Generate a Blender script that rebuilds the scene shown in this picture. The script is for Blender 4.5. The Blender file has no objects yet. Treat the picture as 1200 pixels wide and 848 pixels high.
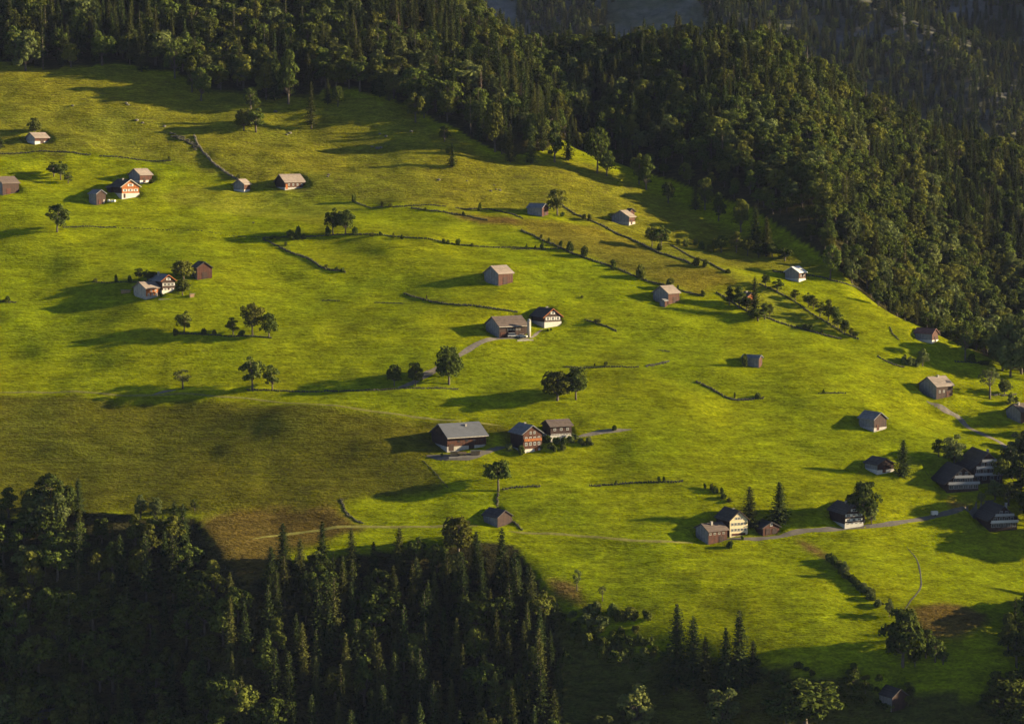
import bpy, bmesh, math, random
import numpy as np
from mathutils import Vector, Matrix

# ------------------------------------------------------------------ camera, sky, sun, exposure
scene = bpy.context.scene
COL = scene.collection
F_PX, U0, V0, PITCH = 2600.0, 600.0, 424.0, math.radians(-6.0)
cam_d = bpy.data.cameras.new('camera'); cam = bpy.data.objects.new('camera', cam_d); COL.objects.link(cam)
cam_d.sensor_fit = 'HORIZONTAL'; cam_d.sensor_width = 36.0
cam_d.lens = 36.0 * F_PX / 1200.0
cam_d.clip_start = 1.0; cam_d.clip_end = 12000.0
cam.location = (0, 0, 0); cam.rotation_euler = (math.radians(90) + PITCH, 0, 0)
scene.camera = cam

SUN_EL, SUN_AZ = math.radians(15.0), math.radians(4.0)      # azimuth measured from +X towards +Y
sun_dir = Vector((math.cos(SUN_EL) * math.cos(SUN_AZ), math.cos(SUN_EL) * math.sin(SUN_AZ), math.sin(SUN_EL)))
world = bpy.data.worlds.new('World'); scene.world = world; world.use_nodes = True
wn = world.node_tree; wn.nodes.clear()
sky = wn.nodes.new('ShaderNodeTexSky'); sky.sky_type = 'NISHITA'; sky.sun_disc = False
sky.sun_elevation = SUN_EL; sky.sun_rotation = math.radians(90) - SUN_AZ; sky.altitude = 1500; sky.air_density = 0.55; sky.dust_density = 0.4
bg = wn.nodes.new('ShaderNodeBackground'); bg.inputs[1].default_value = 0.05
wo = wn.nodes.new('ShaderNodeOutputWorld')
wn.links.new(sky.outputs[0], bg.inputs[0]); wn.links.new(bg.outputs[0], wo.inputs[0])
sl = bpy.data.lights.new('sun', 'SUN'); sl.energy = 5.0; sl.angle = math.radians(0.55); sl.color = (1.0, 0.81, 0.50)
so = bpy.data.objects.new('sun', sl); COL.objects.link(so)
so.rotation_euler = sun_dir.to_track_quat('Z', 'Y').to_euler(); so.location = (800, 900, 400)
scene.view_settings.view_transform = 'Standard'; scene.view_settings.look = 'None'
scene.view_settings.gamma = 1.0; scene.view_settings.use_curve_mapping = False
scene.view_settings.exposure = 2.12
scene.render.engine = 'CYCLES'
scene.cycles.use_denoising = True
scene.cycles.max_bounces = 5; scene.cycles.diffuse_bounces = 2; scene.cycles.volume_bounces = 0
scene.cycles.transparent_max_bounces = 4; scene.cycles.transmission_bounces = 2
scene.cycles.sample_clamp_indirect = 3.0

R = random.Random(11)
# ------------------------------------------------------------------ terrain height field
_rng = np.random.RandomState(5)
_LAT = _rng.rand(256, 256)
def vnoise(x, y):
    xi = np.floor(x).astype(int); yi = np.floor(y).astype(int)
    fx = x - xi; fy = y - yi
    fx = fx * fx * fx * (fx * (fx * 6 - 15) + 10); fy = fy * fy * fy * (fy * (fy * 6 - 15) + 10)
    a = _LAT[xi & 255, yi & 255]; b = _LAT[(xi + 1) & 255, yi & 255]
    c = _LAT[xi & 255, (yi + 1) & 255]; d = _LAT[(xi + 1) & 255, (yi + 1) & 255]
    return (a + (b - a) * fx) * (1 - fy) + (c + (d - c) * fx) * fy - 0.5
def fbm(x, y, s, o=3):
    t = 0; a = 1.0
    for k in range(o):
        t = t + a * vnoise(x / s + 17.3 * k, y / s + 5.7 * k); s *= 0.5; a *= 0.5
    return t
def sp(x):                      # softplus
    return np.logaddexp(0, x)
def sstep(a, b, x):
    t = np.clip((x - a) / (b - a), 0, 1); return t * t * (3 - 2 * t)
def ray(u, v):
    a = (u - U0) / F_PX; c = -(v - V0) / F_PX
    cp, sn = math.cos(PITCH), math.sin(PITCH)
    return np.array([a, cp - c * sn, sn + c * cp])

EDGE = None
def edge_dist(x, y):
    """signed distance to the spur edge, positive beyond it (towards the ravine)"""
    best = np.full(np.shape(x), 1e9); sg = np.ones(np.shape(x))
    for i in range(len(EDGE) - 1):
        a, b = EDGE[i], EDGE[i + 1]; d = b - a; L2 = d @ d
        t = np.clip(((x - a[0]) * d[0] + (y - a[1]) * d[1]) / L2, 0, 1)
        dx = x - a[0] - t * d[0]; dy = y - a[1] - t * d[1]
        q = dx * dx + dy * dy
        cr = d[0] * dy - d[1] * dx
        m = q < best
        best = np.where(m, q, best); sg = np.where(m, np.where(cr > 0, 1.0, -1.0), sg)
    return np.sqrt(best) * sg
def crest_from_px():
    out = []
    for u, v, D in [(380, 70, 1520), (560, 90, 1450), (650, 72, 1420), (740, 62, 1405), (830, 44, 1395), (905, 50, 1400), (960, 92, 1420), (1010, 130, 1440), (1100, 172, 1470), (1200, 200, 1500), (1350, 250, 1530), (1600, 340, 1560)]:
        d = ray(u, v); d = d / np.linalg.norm(d); out.append(d * D)
    return np.array(out)
CREST = crest_from_px()
PADS = []                       # level farmyards: (x, y, z, inner radius, outer radius)
def upland(x, y):
    """the open slope before banks, ravine and ridge are cut into it"""
    x = np.asarray(x, float); y = np.asarray(y, float)
    z = -104.5 + 0.46 * (y - 994) + 0.04 * 40 * sp((y - 1140) / 40.0) - 0.19 * 22 * sp((885 - y) / 22.0) - 0.9 * 30 * sp((y - 1470) / 30.0)
    z = z - 0.09 * 40 * sp((x + 115) / 40.0) * sstep(1060, 1200, y)
    z = z - (0.04 * 50 * (sp((x + 70) / 50.0) - sp(70 / 50.0)) - 0.006 * np.minimum(x, 0) + 11.0 * (sp((x - 60) / 90.0) - sp(-60 / 90.0)))
    z = z + 0.115 * 35 * (sp((x - 15) / 35.0) - sp((x - 165) / 35.0)) * sstep(900, 830, y)
    # broad swells and hollows of the meadow
    z = z + 8.5 * fbm(x + 400, y * 1.3 + 90, 130, 2) + 3.3 * fbm(x + 50, y * 1.6 + 9, 38, 2) + 0.55 * fbm(x, y * 1.5, 10, 2)
    rough = sstep(1085, 1150, y + 0.15 * x)
    z = z + rough * 1.3 * fbm(x + 70, y * 1.6, 14, 3)
    # hollow in the right hand meadow
    z = z - 5.0 * np.exp(-(((x - 196) / 30) ** 2 + ((y - 985 - 0.2 * (x - 196)) / 16) ** 2))
    return z
LOWX, LOWY = np.array([-400., 400.]), np.array([0., 0.])
def h0(x, y):
    x = np.asarray(x, float); y = np.asarray(y, float)
    z = upland(x, y)
    # lower edge: steeper bank below the fields, then gentler ground that falls away to the left
    d = sp((np.interp(x, LOWX, LOWY) - y) / 2.5) * 2.5
    A = 5 + 12 * sstep(-10, 60, x)
    z = z - A * (1 - np.exp(-d / 9.0)) - 0.10 * d * (1 - sstep(20, 110, x)) + 0.10 * d * sstep(60, 120, x)
    z = z - 0.27 * sstep(4, 60, d) * 25 * (sp((45 - x) / 25.0) - sp((-100 - x) / 25.0))
    z = z + 3.0 * np.exp(-(((x - 138) / 34) ** 2 + ((y - 778) / 22) ** 2)) + sstep(0, 30, d) * 2.2 * fbm(x, y, 30, 3)
    z = z + 36 * np.exp(-(((x - 330) / 70) ** 2 + ((y - 785) / 42) ** 2))  # unseen knoll beyond the right border, added to shade the lower right
    # ravine beyond the spur edge
    e = edge_dist(x, y)
    z = z - (0.72 * sp(e / 6.0) * 6.0 + 0.2 * sp((e - 60) / 12.0) * 12.0)
    # wooded ridge behind
    yc = np.interp(x, CREST[:, 0], CREST[:, 1]); zc = np.interp(x, CREST[:, 0], CREST[:, 2])
    dy = yc - y
    r = zc - 0.46 * np.where(dy > 0, np.sqrt(dy * dy + 400) - 20, 0) - 0.55 * np.where(dy < 0, np.sqrt(dy * dy + 400) - 20, 0)
    r = r + 13 * fbm(x + 900, y * 0.6, 95, 2)
    r = r - 60 * sstep(20, -90, x) - 1.2 * 8 * sp(-e / 8.0)
    kk = 6.0
    z = kk * np.logaddexp(z / kk, r / kk)
    return np.maximum(z, -360)
def h(x, y):
    z = h0(x, y)
    for (px, py, pz, r0, r1) in PADS:
        d = np.sqrt((np.asarray(x, float) - px) ** 2 + (np.asarray(y, float) - py) ** 2)
        w = 1 - sstep(r0, r1, d)
        z = z * (1 - w) + (pz - 0.5 + 0.20 * (np.asarray(y, float) - py)) * w
    return z
_T = np.arange(560, 1750, 3.0)
def cast(u, v, f=None, tt=None):
    f = f or h
    d = ray(u, v); t = _T if tt is None else tt
    g = d[2] * t - f(d[0] * t, d[1] * t)
    i = np.nonzero(g < 0)[0]
    if len(i) == 0: return None
    i = i[0]
    if i == 0: return d * t[0]
    a, b = t[i - 1], t[i]
    for _ in range(12):
        m = 0.5 * (a + b)
        if d[2] * m - float(f(d[0] * m, d[1] * m)) < 0: b = m
        else: a = m
    return d * b
def at(u, v):
    p = cast(u, v)
    if p is None:
        p = ray(u, v) * 1300.0
    return Vector((float(p[0]), float(p[1]), float(h(p[0], p[1]))))
def ppm(p):                      # photograph pixels per metre at a point
    return F_PX / (p.y * math.cos(PITCH) + p.z * math.sin(PITCH))
def project(x, y, z):
    cp, sn = math.cos(PITCH), math.sin(PITCH)
    dep = y * cp + z * sn; up = z * cp - y * sn
    return U0 + F_PX * x / dep, V0 - F_PX * up / dep, dep
_eg = [cast(u, v, upland) for u, v in [(668, 166), (700, 178), (745, 197), (785, 216), (825, 241), (870, 267), (915, 292), (960, 316), (1010, 343), (1060, 368), (1130, 401), (1200, 431), (1290, 472)]]
EDGE = np.array([(_eg[0][0] - 190, _eg[0][1] + 480), (_eg[0][0] - 115, _eg[0][1] + 250), (_eg[0][0] - 55, _eg[0][1] + 110), (_eg[0][0] - 22, _eg[0][1] + 45)] + [(p[0], p[1]) for p in _eg] + [(_eg[-1][0] + 110, _eg[-1][1] - 55), (_eg[-1][0] + 420, _eg[-1][1] - 180)])
_low = [cast(u, v, upland) for u, v in [(-80, 610), (0, 608), (120, 604), (225, 610), (258, 655), (295, 690), (330, 668), (420, 650), (520, 642), (600, 648), (636, 690), (660, 706), (700, 725), (760, 742), (850, 760), (960, 772), (1040, 784), (1130, 796), (1230, 806)]]
LOWX = np.array([-500.] + [p[0] for p in _low] + [500.]); LOWY = np.array([_low[0][1]] + [p[1] for p in _low] + [_low[-1][1]])
# ------------------------------------------------------------------ the buildings: where they stand and how they look
SPECS = []
def B(*a, **k): SPECS.append((a, k))
def wins(face, x0, x1, n, z, w, hh):
    return [(face, x0 + (x1 - x0) * (i / (n - 1) if n > 1 else 0.5), z, w, hh) for i in range(n)]
# --- field barns
B('field_barn', 'low barn with red front over a white base, highest on the pasture', 'barn', 41, 169.5, 33, 10, 16, 6, 30, 'x', 'pale_wood', 'red_wood', 'roof_pale', 'white', 0.9, doors=[('front', 0.5, 2.2, 2.2, 'dark_wood')])
B('field_barn', 'weathered barn with grey roof below the three dark bushes on the bank', 'barn', 3, 229, 34, 12, 19, 12, 32, 'x', 'grey_wood', 'dark_wood', 'roof_brown', doors=[('front', 0.35, 2.4, 2.6, 'red_wood')])
B('field_barn', 'barn with pale roof and red front on white base behind the orange chalet', 'barn', 164, 215.5, 40, 12.5, 14, 8.5, 33, 'x', 'grey_wood', 'red_wood', 'roof_pale', 'white', 0.9, doors=[('front', 0.35, 1.8, 2.3, 'dark_wood')])
B('hay_hut', 'small grey hut with brown gable standing beside the orange chalet', 'hut', 113, 240.5, 36, 8.5, 11, 11, 32, 'y', 'grey_wood', 'dark_wood', 'roof_grey', oh=0.5, doors=[('front', 0.35, 1.6, 2.0, 'red_wood'), ('front', 0.8, 0.8, 2.0, 'pale_wood')])
B('field_barn', 'small barn with pale roof at the foot of the long stone wall', 'barn', 286, 225.5, 50, 12, 7.5, 7.5, 33, 'x', 'grey_wood', 'red_wood', 'roof_pale', 'white', 0.5)
B('field_barn', 'long barn with wide pale roof and windowed front under the rough pasture', 'barn', 334, 223, 30, 12, 23, 7.5, 34, 'x', 'dark_wood', 'red_wood', 'roof_pale', 'stone_wall', 0.6, windows=wins('front', 0.2, 0.85, 4, 1.9, 0.8, 0.9), doors=[('front', 0.08, 1.3, 2.2, 'orange_wood')])
B('field_barn', 'grey barn with red gable beside a lone tree near the top wall', 'barn', 635, 254, 55, 17, 7.5, 8, 34, 'y', 'grey_wood', 'red_wood', 'roof_grey', oh=0.5, doors=[('front', 0.5, 1.8, 2.4, 'dark_wood')])
B('field_barn', 'grey barn with glowing pale roof above the diagonal wall under the forest', 'barn', 737, 264.5, 58, 20, 7, 8, 30, 'x', 'grey_wood', 'red_wood', 'roof_pale', 'stone_wall', 1.0, doors=[('front', 0.4, 1.6, 2.1, 'dark_wood')])
B('field_barn', 'small dark annex with raised gable behind the glowing pale roof', 'barn', 737.5, 259, 50, 4, 6, 9, 34, 'y', 'dark_wood', 'red_wood', 'roof_dark')
B('field_barn', 'pale roofed barn with red brown front alone in the middle of the meadow', 'barn', 584, 335, 42, 16.5, 17, 12, 32, 'x', 'grey_wood', 'red_wood', 'roof_pale', doors=[('front', 0.45, 2.6, 3.2, 'dark_wood')], fascia=1)
B('field_barn', 'barn with pale roof and a small lean-to shed at its corner', 'barn', 783, 357, 48, 17.5, 13, 11, 32, 'x', 'grey_wood', 'red_wood', 'roof_pale', doors=[('front', 0.55, 2.0, 2.6, 'dark_wood')])
B('lean_to_shed', 'tiny grey shed against the corner of a pale roofed barn', 'shed', 779, 360, 48, 6, 3, 6, 20, 'x', 'grey_wood', 'red_wood', 'roof_grey', oh=0.3)
B('field_barn', 'barn with almost white roof and red front close to the forest edge', 'barn', 936, 330.5, 55, 16, 8, 9, 30, 'x', 'grey_wood', 'red_wood', 'roof_bright', 'white', 0.8, windows=wins('front', 0.3, 0.7, 2, 2.2, 0.7, 0.8))
B('field_barn', 'rust red roofed barn high on the right hand meadow', 'barn', 1092, 402.5, 62, 20, 7, 9, 34, 'y', 'grey_wood', 'red_wood', 'roof_red', 'white', 0.7, oh=0.5, doors=[('front', 0.5, 1.5, 2.3, 'dark_wood')])
B('field_barn', 'big barn with pale pinkish roof at the top of the gravel track', 'barn', 1097, 468, 42, 20, 19, 13, 31, 'x', 'grey_wood', 'dark_wood', 'roof_pale', chimney=(0.55, 0.45, 0.7), windows=wins('front', 0.2, 0.45, 2, 2.6, 0.8, 0.9), doors=[('front', 0.7, 2.0, 2.6, 'red_wood')], oh=0.8)
B('field_barn', 'dark roofed barn with red brown gable alone above the two gabled guesthouses', 'barn', 1024, 506, 45, 17.5, 14.5, 12, 34, 'y', 'grey_wood', 'dark_wood', 'roof_grey', 'stone_wall', 0.9, doors=[('front', 0.3, 1.6, 2.2, 'red_wood')])
B('hay_hut', 'small weathered hut with a bush grown against it', 'hut', 889, 431, 65, 19, 4, 9, 30, 'y', 'grey_wood', 'red_wood', 'roof_grey', oh=0.4)
B('field_barn', 'low dark barn with white patched gable next to a lone spruce', 'barn', 1028, 556, 38, 14.5, 19, 9, 27, 'y', 'grey_wood', 'dark_wood', 'roof_dark', 'white', 1.0, doors=[('front', 0.4, 1.8, 2.2, 'red_wood')])
B('field_barn', 'dark barn with plain red gable beside a round dark tree', 'barn', 231, 328, 22, 6.5, 17.5, 12, 34, 'y', 'grey_wood', 'red_wood', 'roof_dark', oh=0.6, doors=[('front', 0.5, 2.6, 3.0, 'dark_wood')])
B('field_barn', 'dark little barn at the edge of the lower wood', 'barn', 583, 618, 40, 17, 17, 9, 32, 'y', 'grey_wood', 'dark_wood', 'roof_dark', oh=0.5)
B('field_barn', 'shingled hut on the small clearing below the bracken', 'hut', 1045, 834, 42, 15, 18, 14, 34, 'y', 'grey_wood', 'dark_wood', 'roof_dark', oh=0.4, doors=[('front', 0.5, 1.5, 2.1, 'dark_wood')])
# --- farmsteads
B('chalet', 'orange boarded chalet with white ground floor and sweeping dark roof', 'chalet', 143, 233.5, 28, 14, 20, 12.5, 33, 'y', 'dark_wood', 'orange_wood', 'roof_dark', 'white', 2.1, oh=1.0,
  windows=wins('front', 0.18, 0.8, 3, 3.6, 1.0, 1.0) + wins('front', 0.34, 0.8, 3, 1.1, 0.8, 0.8) + [('front', 0.5, 6.2, 1.4, 1.0)], doors=[('front', 0.14, 1.2, 1.9, 'dark_wood')], shutters='paint_white', barge='pale_wood', chimney=(0.42, 0.5, 0.6))
B('open_shed', 'dark open lean-to with low roof behind the orange chalet', 'shed', 130, 226, 28, 5, 10, 5, 18, 'y', 'dark_wood', 'dark_wood', 'roof_dark', oh=0.9)
B('farmhouse', 'brown farmhouse with slate roof joined to an orange fronted barn', 'farmhouse', 190, 345, 25, 14, 15, 14, 36, 'y', 'dark_wood', 'dark_wood', 'roof_grey', 'white', 1.3, oh=0.8,
  windows=wins('front', 0.22, 0.8, 3, 3.9, 1.0, 1.1) + wins('front', 0.25, 0.75, 2, 1.6, 0.9, 0.8) + [('front', 0.5, 6.4, 0.9, 0.9)], chimney=(0.3, 0.6, 1.2), barge='orange_wood', shutters='paint_white')
B('farm_barn', 'barn with glowing orange boards and pale gable built onto the farmhouse', 'barn', 171, 351, 36, 14, 16, 10.5, 28, 'x', 'pale_wood', 'orange_wood', 'roof_pale', 'stone_wall', 0.7, windows=wins('front', 0.2, 0.75, 3, 1.4, 0.8, 0.9) + wins('front', 0.4, 0.7, 2, 3.0, 0.7, 0.7), doors=[('front', 0.92, 1.2, 2.1, 'dark_wood')])
B('farm_barn', 'long brown barn with open front and low brown roof by the silo', 'barn', 585, 396.5, 27, 16, 33, 12, 27, 'x', 'grey_wood', 'dark_wood', 'roof_brown', oh=1.1,
  frame='pale_wood', windows=wins('front', 0.32, 0.72, 5, 2.9, 0.8, 0.7), doors=[('front', 0.14, 2.8, 2.0, 'red_wood'), ('front', 0.5, 1.2, 2.1, 'red_wood')], barge='pale_wood')
B('chalet', 'chalet with dark tiled roof, orange gable trim and white ground floor above the silo', 'chalet', 638, 384.5, 32, 15.5, 19.5, 11, 36, 'y', 'dark_wood', 'dark_wood', 'roof_dark', 'white', 1.9, oh=1.0,
  windows=wins('front', 0.2, 0.8, 3, 3.4, 1.0, 1.3) + wins('front', 0.2, 0.8, 3, 1.0, 0.8, 0.7) + [('front', 0.5, 6.0, 1.0, 1.0)], shutters='paint_white', barge='orange_wood', chimney=(0.5, 0.45, 0.7))
B('farm_barn', 'very large barn with pale metal roof and stone base above the lower field', 'barn', 524, 530, 24, 20, 46, 16, 26, 'x', 'dark_wood', 'red_wood', 'roof_metal', 'stone_wall', 1.5, oh=1.6,
  frame='dark_wood', windows=wins('left', 0.35, 0.65, 2, 6.8, 0.8, 0.9) + wins('front', 0.3, 0.9, 4, 3.6, 0.9, 0.7), doors=[('front', 0.1, 2.4, 2.6, 'dark_wood'), ('front', 0.62, 2.6, 2.6, 'dark_wood')], barge='pale_wood', W=16.5, chimney=(0.62, 0.35, -0.2))
B('chalet', 'red brown chalet with slate roof and three rows of windows in a shrub garden', 'chalet', 613, 531, 30, 15, 22, 20, 34, 'y', 'dark_wood', 'red_wood', 'roof_grey', 'white', 0.8, oh=0.9,
  windows=wins('front', 0.16, 0.84, 4, 5.2, 0.9, 1.1) + wins('front', 0.16, 0.84, 4, 2.9, 0.9, 1.1) + wins('front', 0.4, 0.6, 2, 7.6, 0.8, 0.9), doors=[('front', 0.7, 1.8, 1.2, 'orange_wood')], balcony=[(0.03, 0.97, 4.3, 0.5, 'orange_wood')], chimney=(0.5, 0.6, 0.6))
B('house', 'wide brown roofed house with a white glazed floor behind the shrub garden', 'house', 645, 518, 24, 10, 25, 16, 24, 'x', 'dark_wood', 'dark_wood', 'roof_brown', 'white', 2.0, oh=0.9, windows=wins('front', 0.1, 0.9, 7, 1.8, 1.0, 1.2) + wins('front', 0.2, 0.8, 3, 4.4, 0.9, 0.8), W=8.5)
B('farm_barn', 'brown barn with tan roof joined to the cream chalet', 'barn', 830, 638, 34, 15, 22, 13, 25, 'x', 'grey_wood', 'red_wood', 'roof_brown', oh=0.8, frame='pale_wood', windows=wins('front', 0.1, 0.8, 4, 3.3, 0.9, 0.6), doors=[('front', 0.7, 2.4, 2.2, 'dark_wood')], chimney=(0.4, 0.35, 0.9))
B('chalet', 'cream shingled chalet with dark steep roof and rows of dark windows', 'chalet', 855, 629.5, 30, 16, 21, 17, 40, 'y', 'dark_wood', 'cream', 'roof_dark', None, 1.0, oh=0.7, frame='paint_white',
  windows=wins('front', 0.15, 0.85, 5, 4.4, 0.8, 1.0) + wins('front', 0.15, 0.85, 5, 2.0, 0.8, 1.0) + wins('front', 0.35, 0.65, 3, 6.7, 0.7, 0.9) + [('front', 0.5, 8.4, 0.6, 0.7)], doors=[('front', 0.5, 6.2, 0.6, 'red_wood')], barge='dark_wood', chimney=(0.5, 0.4, 0.4))
B('garage', 'low brown garage with one white gable window between two spruces', 'garage', 894, 628, 32, 10, 19, 7, 27, 'y', 'dark_wood', 'red_wood', 'roof_dark', oh=0.8, windows=[('front', 0.5, 3.6, 0.9, 1.0)], doors=[('front', 0.3, 2.2, 2.0, 'dark_wood'), ('front', 0.7, 2.2, 2.0, 'dark_wood')])
B('chalet', 'dark chalet with white shutters under a big round tree beside the road', 'chalet', 990, 619.5, 30, 19, 21, 15, 36, 'y', 'dark_wood', 'dark_wood', 'roof_dark', 'white', 1.0, oh=0.8,
  windows=wins('front', 0.18, 0.8, 3, 4.6, 1.2, 0.9) + wins('front', 0.18, 0.8, 3, 2.7, 1.2, 0.9) + wins('front', 0.14, 0.86, 4, 0.9, 1.0, 1.0) + [('front', 0.5, 6.6, 1.4, 0.8)], shutters='paint_white', chimney=(0.5, 0.5, 0.8))
# --- guesthouses at the right, tree shade put into dark fronts and grey balconies
B('guesthouse', 'wide dark guesthouse with steep roof and white balconies, lower of two joined gables', 'guesthouse', 1110, 577.5, 22, 15, 36, 10, 40, 'y', 'dark_wood', 'dark_wood', 'roof_dark', None, oh=1.5,
  windows=wins('front', 0.12, 0.9, 6, 1.6, 1.7, 1.5) + wins('front', 0.25, 0.75, 4, 4.3, 1.4, 1.4) + wins('front', 0.4, 0.6, 2, 7.2, 1.1, 1.1), frame='paint_grey', balcony=[(0.0, 1.0, 3.0, 1.3, 'paint_grey'), (0.2, 0.8, 5.7, 1.2, 'paint_grey')], W=17)
B('guesthouse', 'tall dark guesthouse with steep roof and stacked pale balconies, taller of two joined gables', 'guesthouse', 1141, 567, 22, 16, 33, 17, 42, 'y', 'dark_wood', 'dark_wood', 'roof_dark', None, oh=1.4,
  windows=wins('front', 0.12, 0.88, 4, 1.6, 1.5, 1.4) + wins('front', 0.15, 0.85, 4, 4.5, 1.5, 1.4) + wins('front', 0.3, 0.7, 3, 7.4, 1.3, 1.3), frame='paint_grey', balcony=[(0.0, 1.0, 3.0, 1.2, 'paint_grey'), (0.05, 0.95, 5.9, 1.2, 'paint_grey'), (0.25, 0.75, 8.8, 1.0, 'paint_grey')], W=18, chimney=(0.75, 0.5, 0.3))
B('guesthouse', 'guesthouse with pale balconies and dark steep roof at the bend of the road', 'guesthouse', 1160, 623, 24, 12, 31, 12, 40, 'y', 'dark_wood', 'dark_wood', 'roof_dark', None, oh=1.3,
  windows=wins('front', 0.12, 0.88, 5, 1.7, 1.5, 1.3) + wins('front', 0.2, 0.8, 4, 4.3, 1.4, 1.3) + wins('front', 0.4, 0.6, 2, 7.0, 1.1, 1.1), frame='paint_grey', balcony=[(0.0, 1.0, 3.1, 1.2, 'paint_white'), (0.15, 0.85, 5.8, 1.0, 'paint_grey')], W=15, chimney=(0.8, 0.4, 0.5))
B('house', 'grey house with brown roof and white chimney beside the gravel track', 'house', 1196, 496, 40, 17, 20, 11, 30, 'x', 'grey_wood', 'dark_wood', 'roof_brown', chimney=(0.2, 0.4, 0.8))
B('house', 'little red house almost hidden in the clump of trees', 'house', 876, 358, 35, 8, 9, 9, 36, 'y', 'dark_wood', 'orange_wood', 'roof_dark', chimney=(0.3, 0.5, 0.5))
B('field_barn', 'grey roofed shed with red front down in the shadowed wood', 'shed', 47, 858, 20, 8, 25, 14, 28, 'x', 'grey_wood', 'red_wood', 'roof_metal')

def h_pads(x, y):
    """slope with the level seats that the buildings are cut into"""
    z = h(x, y)
    for a, k in SPECS:
        u, v, r, lpx, fpx = a[3:8]
        p = cast(u, v, h); s = F_PX / (p[1] * math.cos(PITCH) + p[2] * math.sin(PITCH)); rr = math.radians(r)
        L = k.get('L') or fpx / (s * math.cos(rr)); W = k.get('W') or lpx / (s * math.sin(rr)); an = rr - math.atan((u - U0) / F_PX)
        ca, sa = math.cos(an), math.sin(an)
        m = (np.abs(x - p[0]) < 45) & (np.abs(y - p[1]) < 45)
        xm, ym = x[m] - p[0], y[m] - p[1]
        lx, ly = xm * ca + ym * sa, -xm * sa + ym * ca
        d = np.hypot(np.maximum(np.maximum(-lx, (lx - L) * 4), 0), np.maximum(np.maximum(-ly - 1.0, (ly - W) * 4), 0))
        w = 1 - sstep(0.2, 5.5, d)
        z[m] = z[m] * (1 - w) + (float(p[2]) - 0.2 + 0.20 * ym) * w
    return z
# ------------------------------------------------------------------ materials
def newmat(name):
    m = bpy.data.materials.new(name); m.use_nodes = True
    n = m.node_tree.nodes; n.clear()
    return m, n, m.node_tree.links
def N(n, t, **kw):
    q = n.new(t)
    for k, v in kw.items(): setattr(q, k, v)
    return q
def noise(n, l, co, scale, detail=3, rough=0.55):
    q = n.new('ShaderNodeTexNoise'); q.inputs['Scale'].default_value = scale
    q.inputs['Detail'].default_value = detail; q.inputs['Roughness'].default_value = rough
    if co is not None: l.new(co, q.inputs['Vector'])
    return q.outputs['Fac']
def ramp(n, l, f, a, b, ca=0.0, cb=1.0):
    q = n.new('ShaderNodeMapRange'); q.inputs[1].default_value = a; q.inputs[2].default_value = b
    q.inputs[3].default_value = ca; q.inputs[4].default_value = cb; l.new(f, q.inputs[0]); return q.outputs[0]
def mixc(n, l, f, a, b, mode='MIX'):
    q = n.new('ShaderNodeMix'); q.data_type = 'RGBA'; q.blend_type = mode
    for sock, val in ((q.inputs[0], f), (q.inputs[6], a), (q.inputs[7], b)):
        if isinstance(val, (int, float)): sock.default_value = val
        elif isinstance(val, tuple): sock.default_value = (*val, 1)
        else: l.new(val, sock)
    return q.outputs[2]
def simple_mat(name, col, rough=0.85, var=0.25, scale=1.5, planks=0.0, plank_scale=5.0, metal=0.0, axis='z', spec=0.25):
    """weathered flat colour; planks > 0 adds boards (vertical) or courses (horizontal)"""
    m, n, l = newmat(name)
    tc = n.new('ShaderNodeTexCoord'); co = tc.outputs['Object']
    f = noise(n, l, co, scale, 4, 0.6)
    c = mixc(n, l, ramp(n, l, f, 0.3, 0.7), tuple(x * (1 - var) for x in col), tuple(min(1, x * (1 + var)) for x in col))
    if planks:
        sx = n.new('ShaderNodeSeparateXYZ'); l.new(co, sx.inputs[0])
        if axis == 'z':
            a = n.new('ShaderNodeMath'); a.operation = 'ADD'; l.new(sx.outputs[0], a.inputs[0]); l.new(sx.outputs[1], a.inputs[1]); v = a.outputs[0]
        else:
            v = sx.outputs[2]
        mu = n.new('ShaderNodeMath'); mu.operation = 'MULTIPLY'; mu.inputs[1].default_value = plank_scale; l.new(v, mu.inputs[0])
        fl = n.new('ShaderNodeMath'); fl.operation = 'FLOOR'; l.new(mu.outputs[0], fl.inputs[0])
        wn_ = n.new('ShaderNodeTexWhiteNoise'); wn_.noise_dimensions = '1D'; l.new(fl.outputs[0], wn_.inputs['W'])
        k = ramp(n, l, wn_.outputs['Value'], 0, 1, 1 - planks, 1 + planks)
        cc = n.new('ShaderNodeCombineColor'); [l.new(k, cc.inputs[i]) for i in range(3)]
        c = mixc(n, l, 1.0, c, cc.outputs[0], 'MULTIPLY')
    b = n.new('ShaderNodeBsdfPrincipled'); l.new(c, b.inputs['Base Color'])
    b.inputs['Roughness'].default_value = rough; b.inputs['Metallic'].default_value = metal
    b.inputs['Specular IOR Level'].default_value = spec
    o = n.new('ShaderNodeOutputMaterial'); l.new(b.outputs[0], o.inputs[0])
    return m
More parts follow.
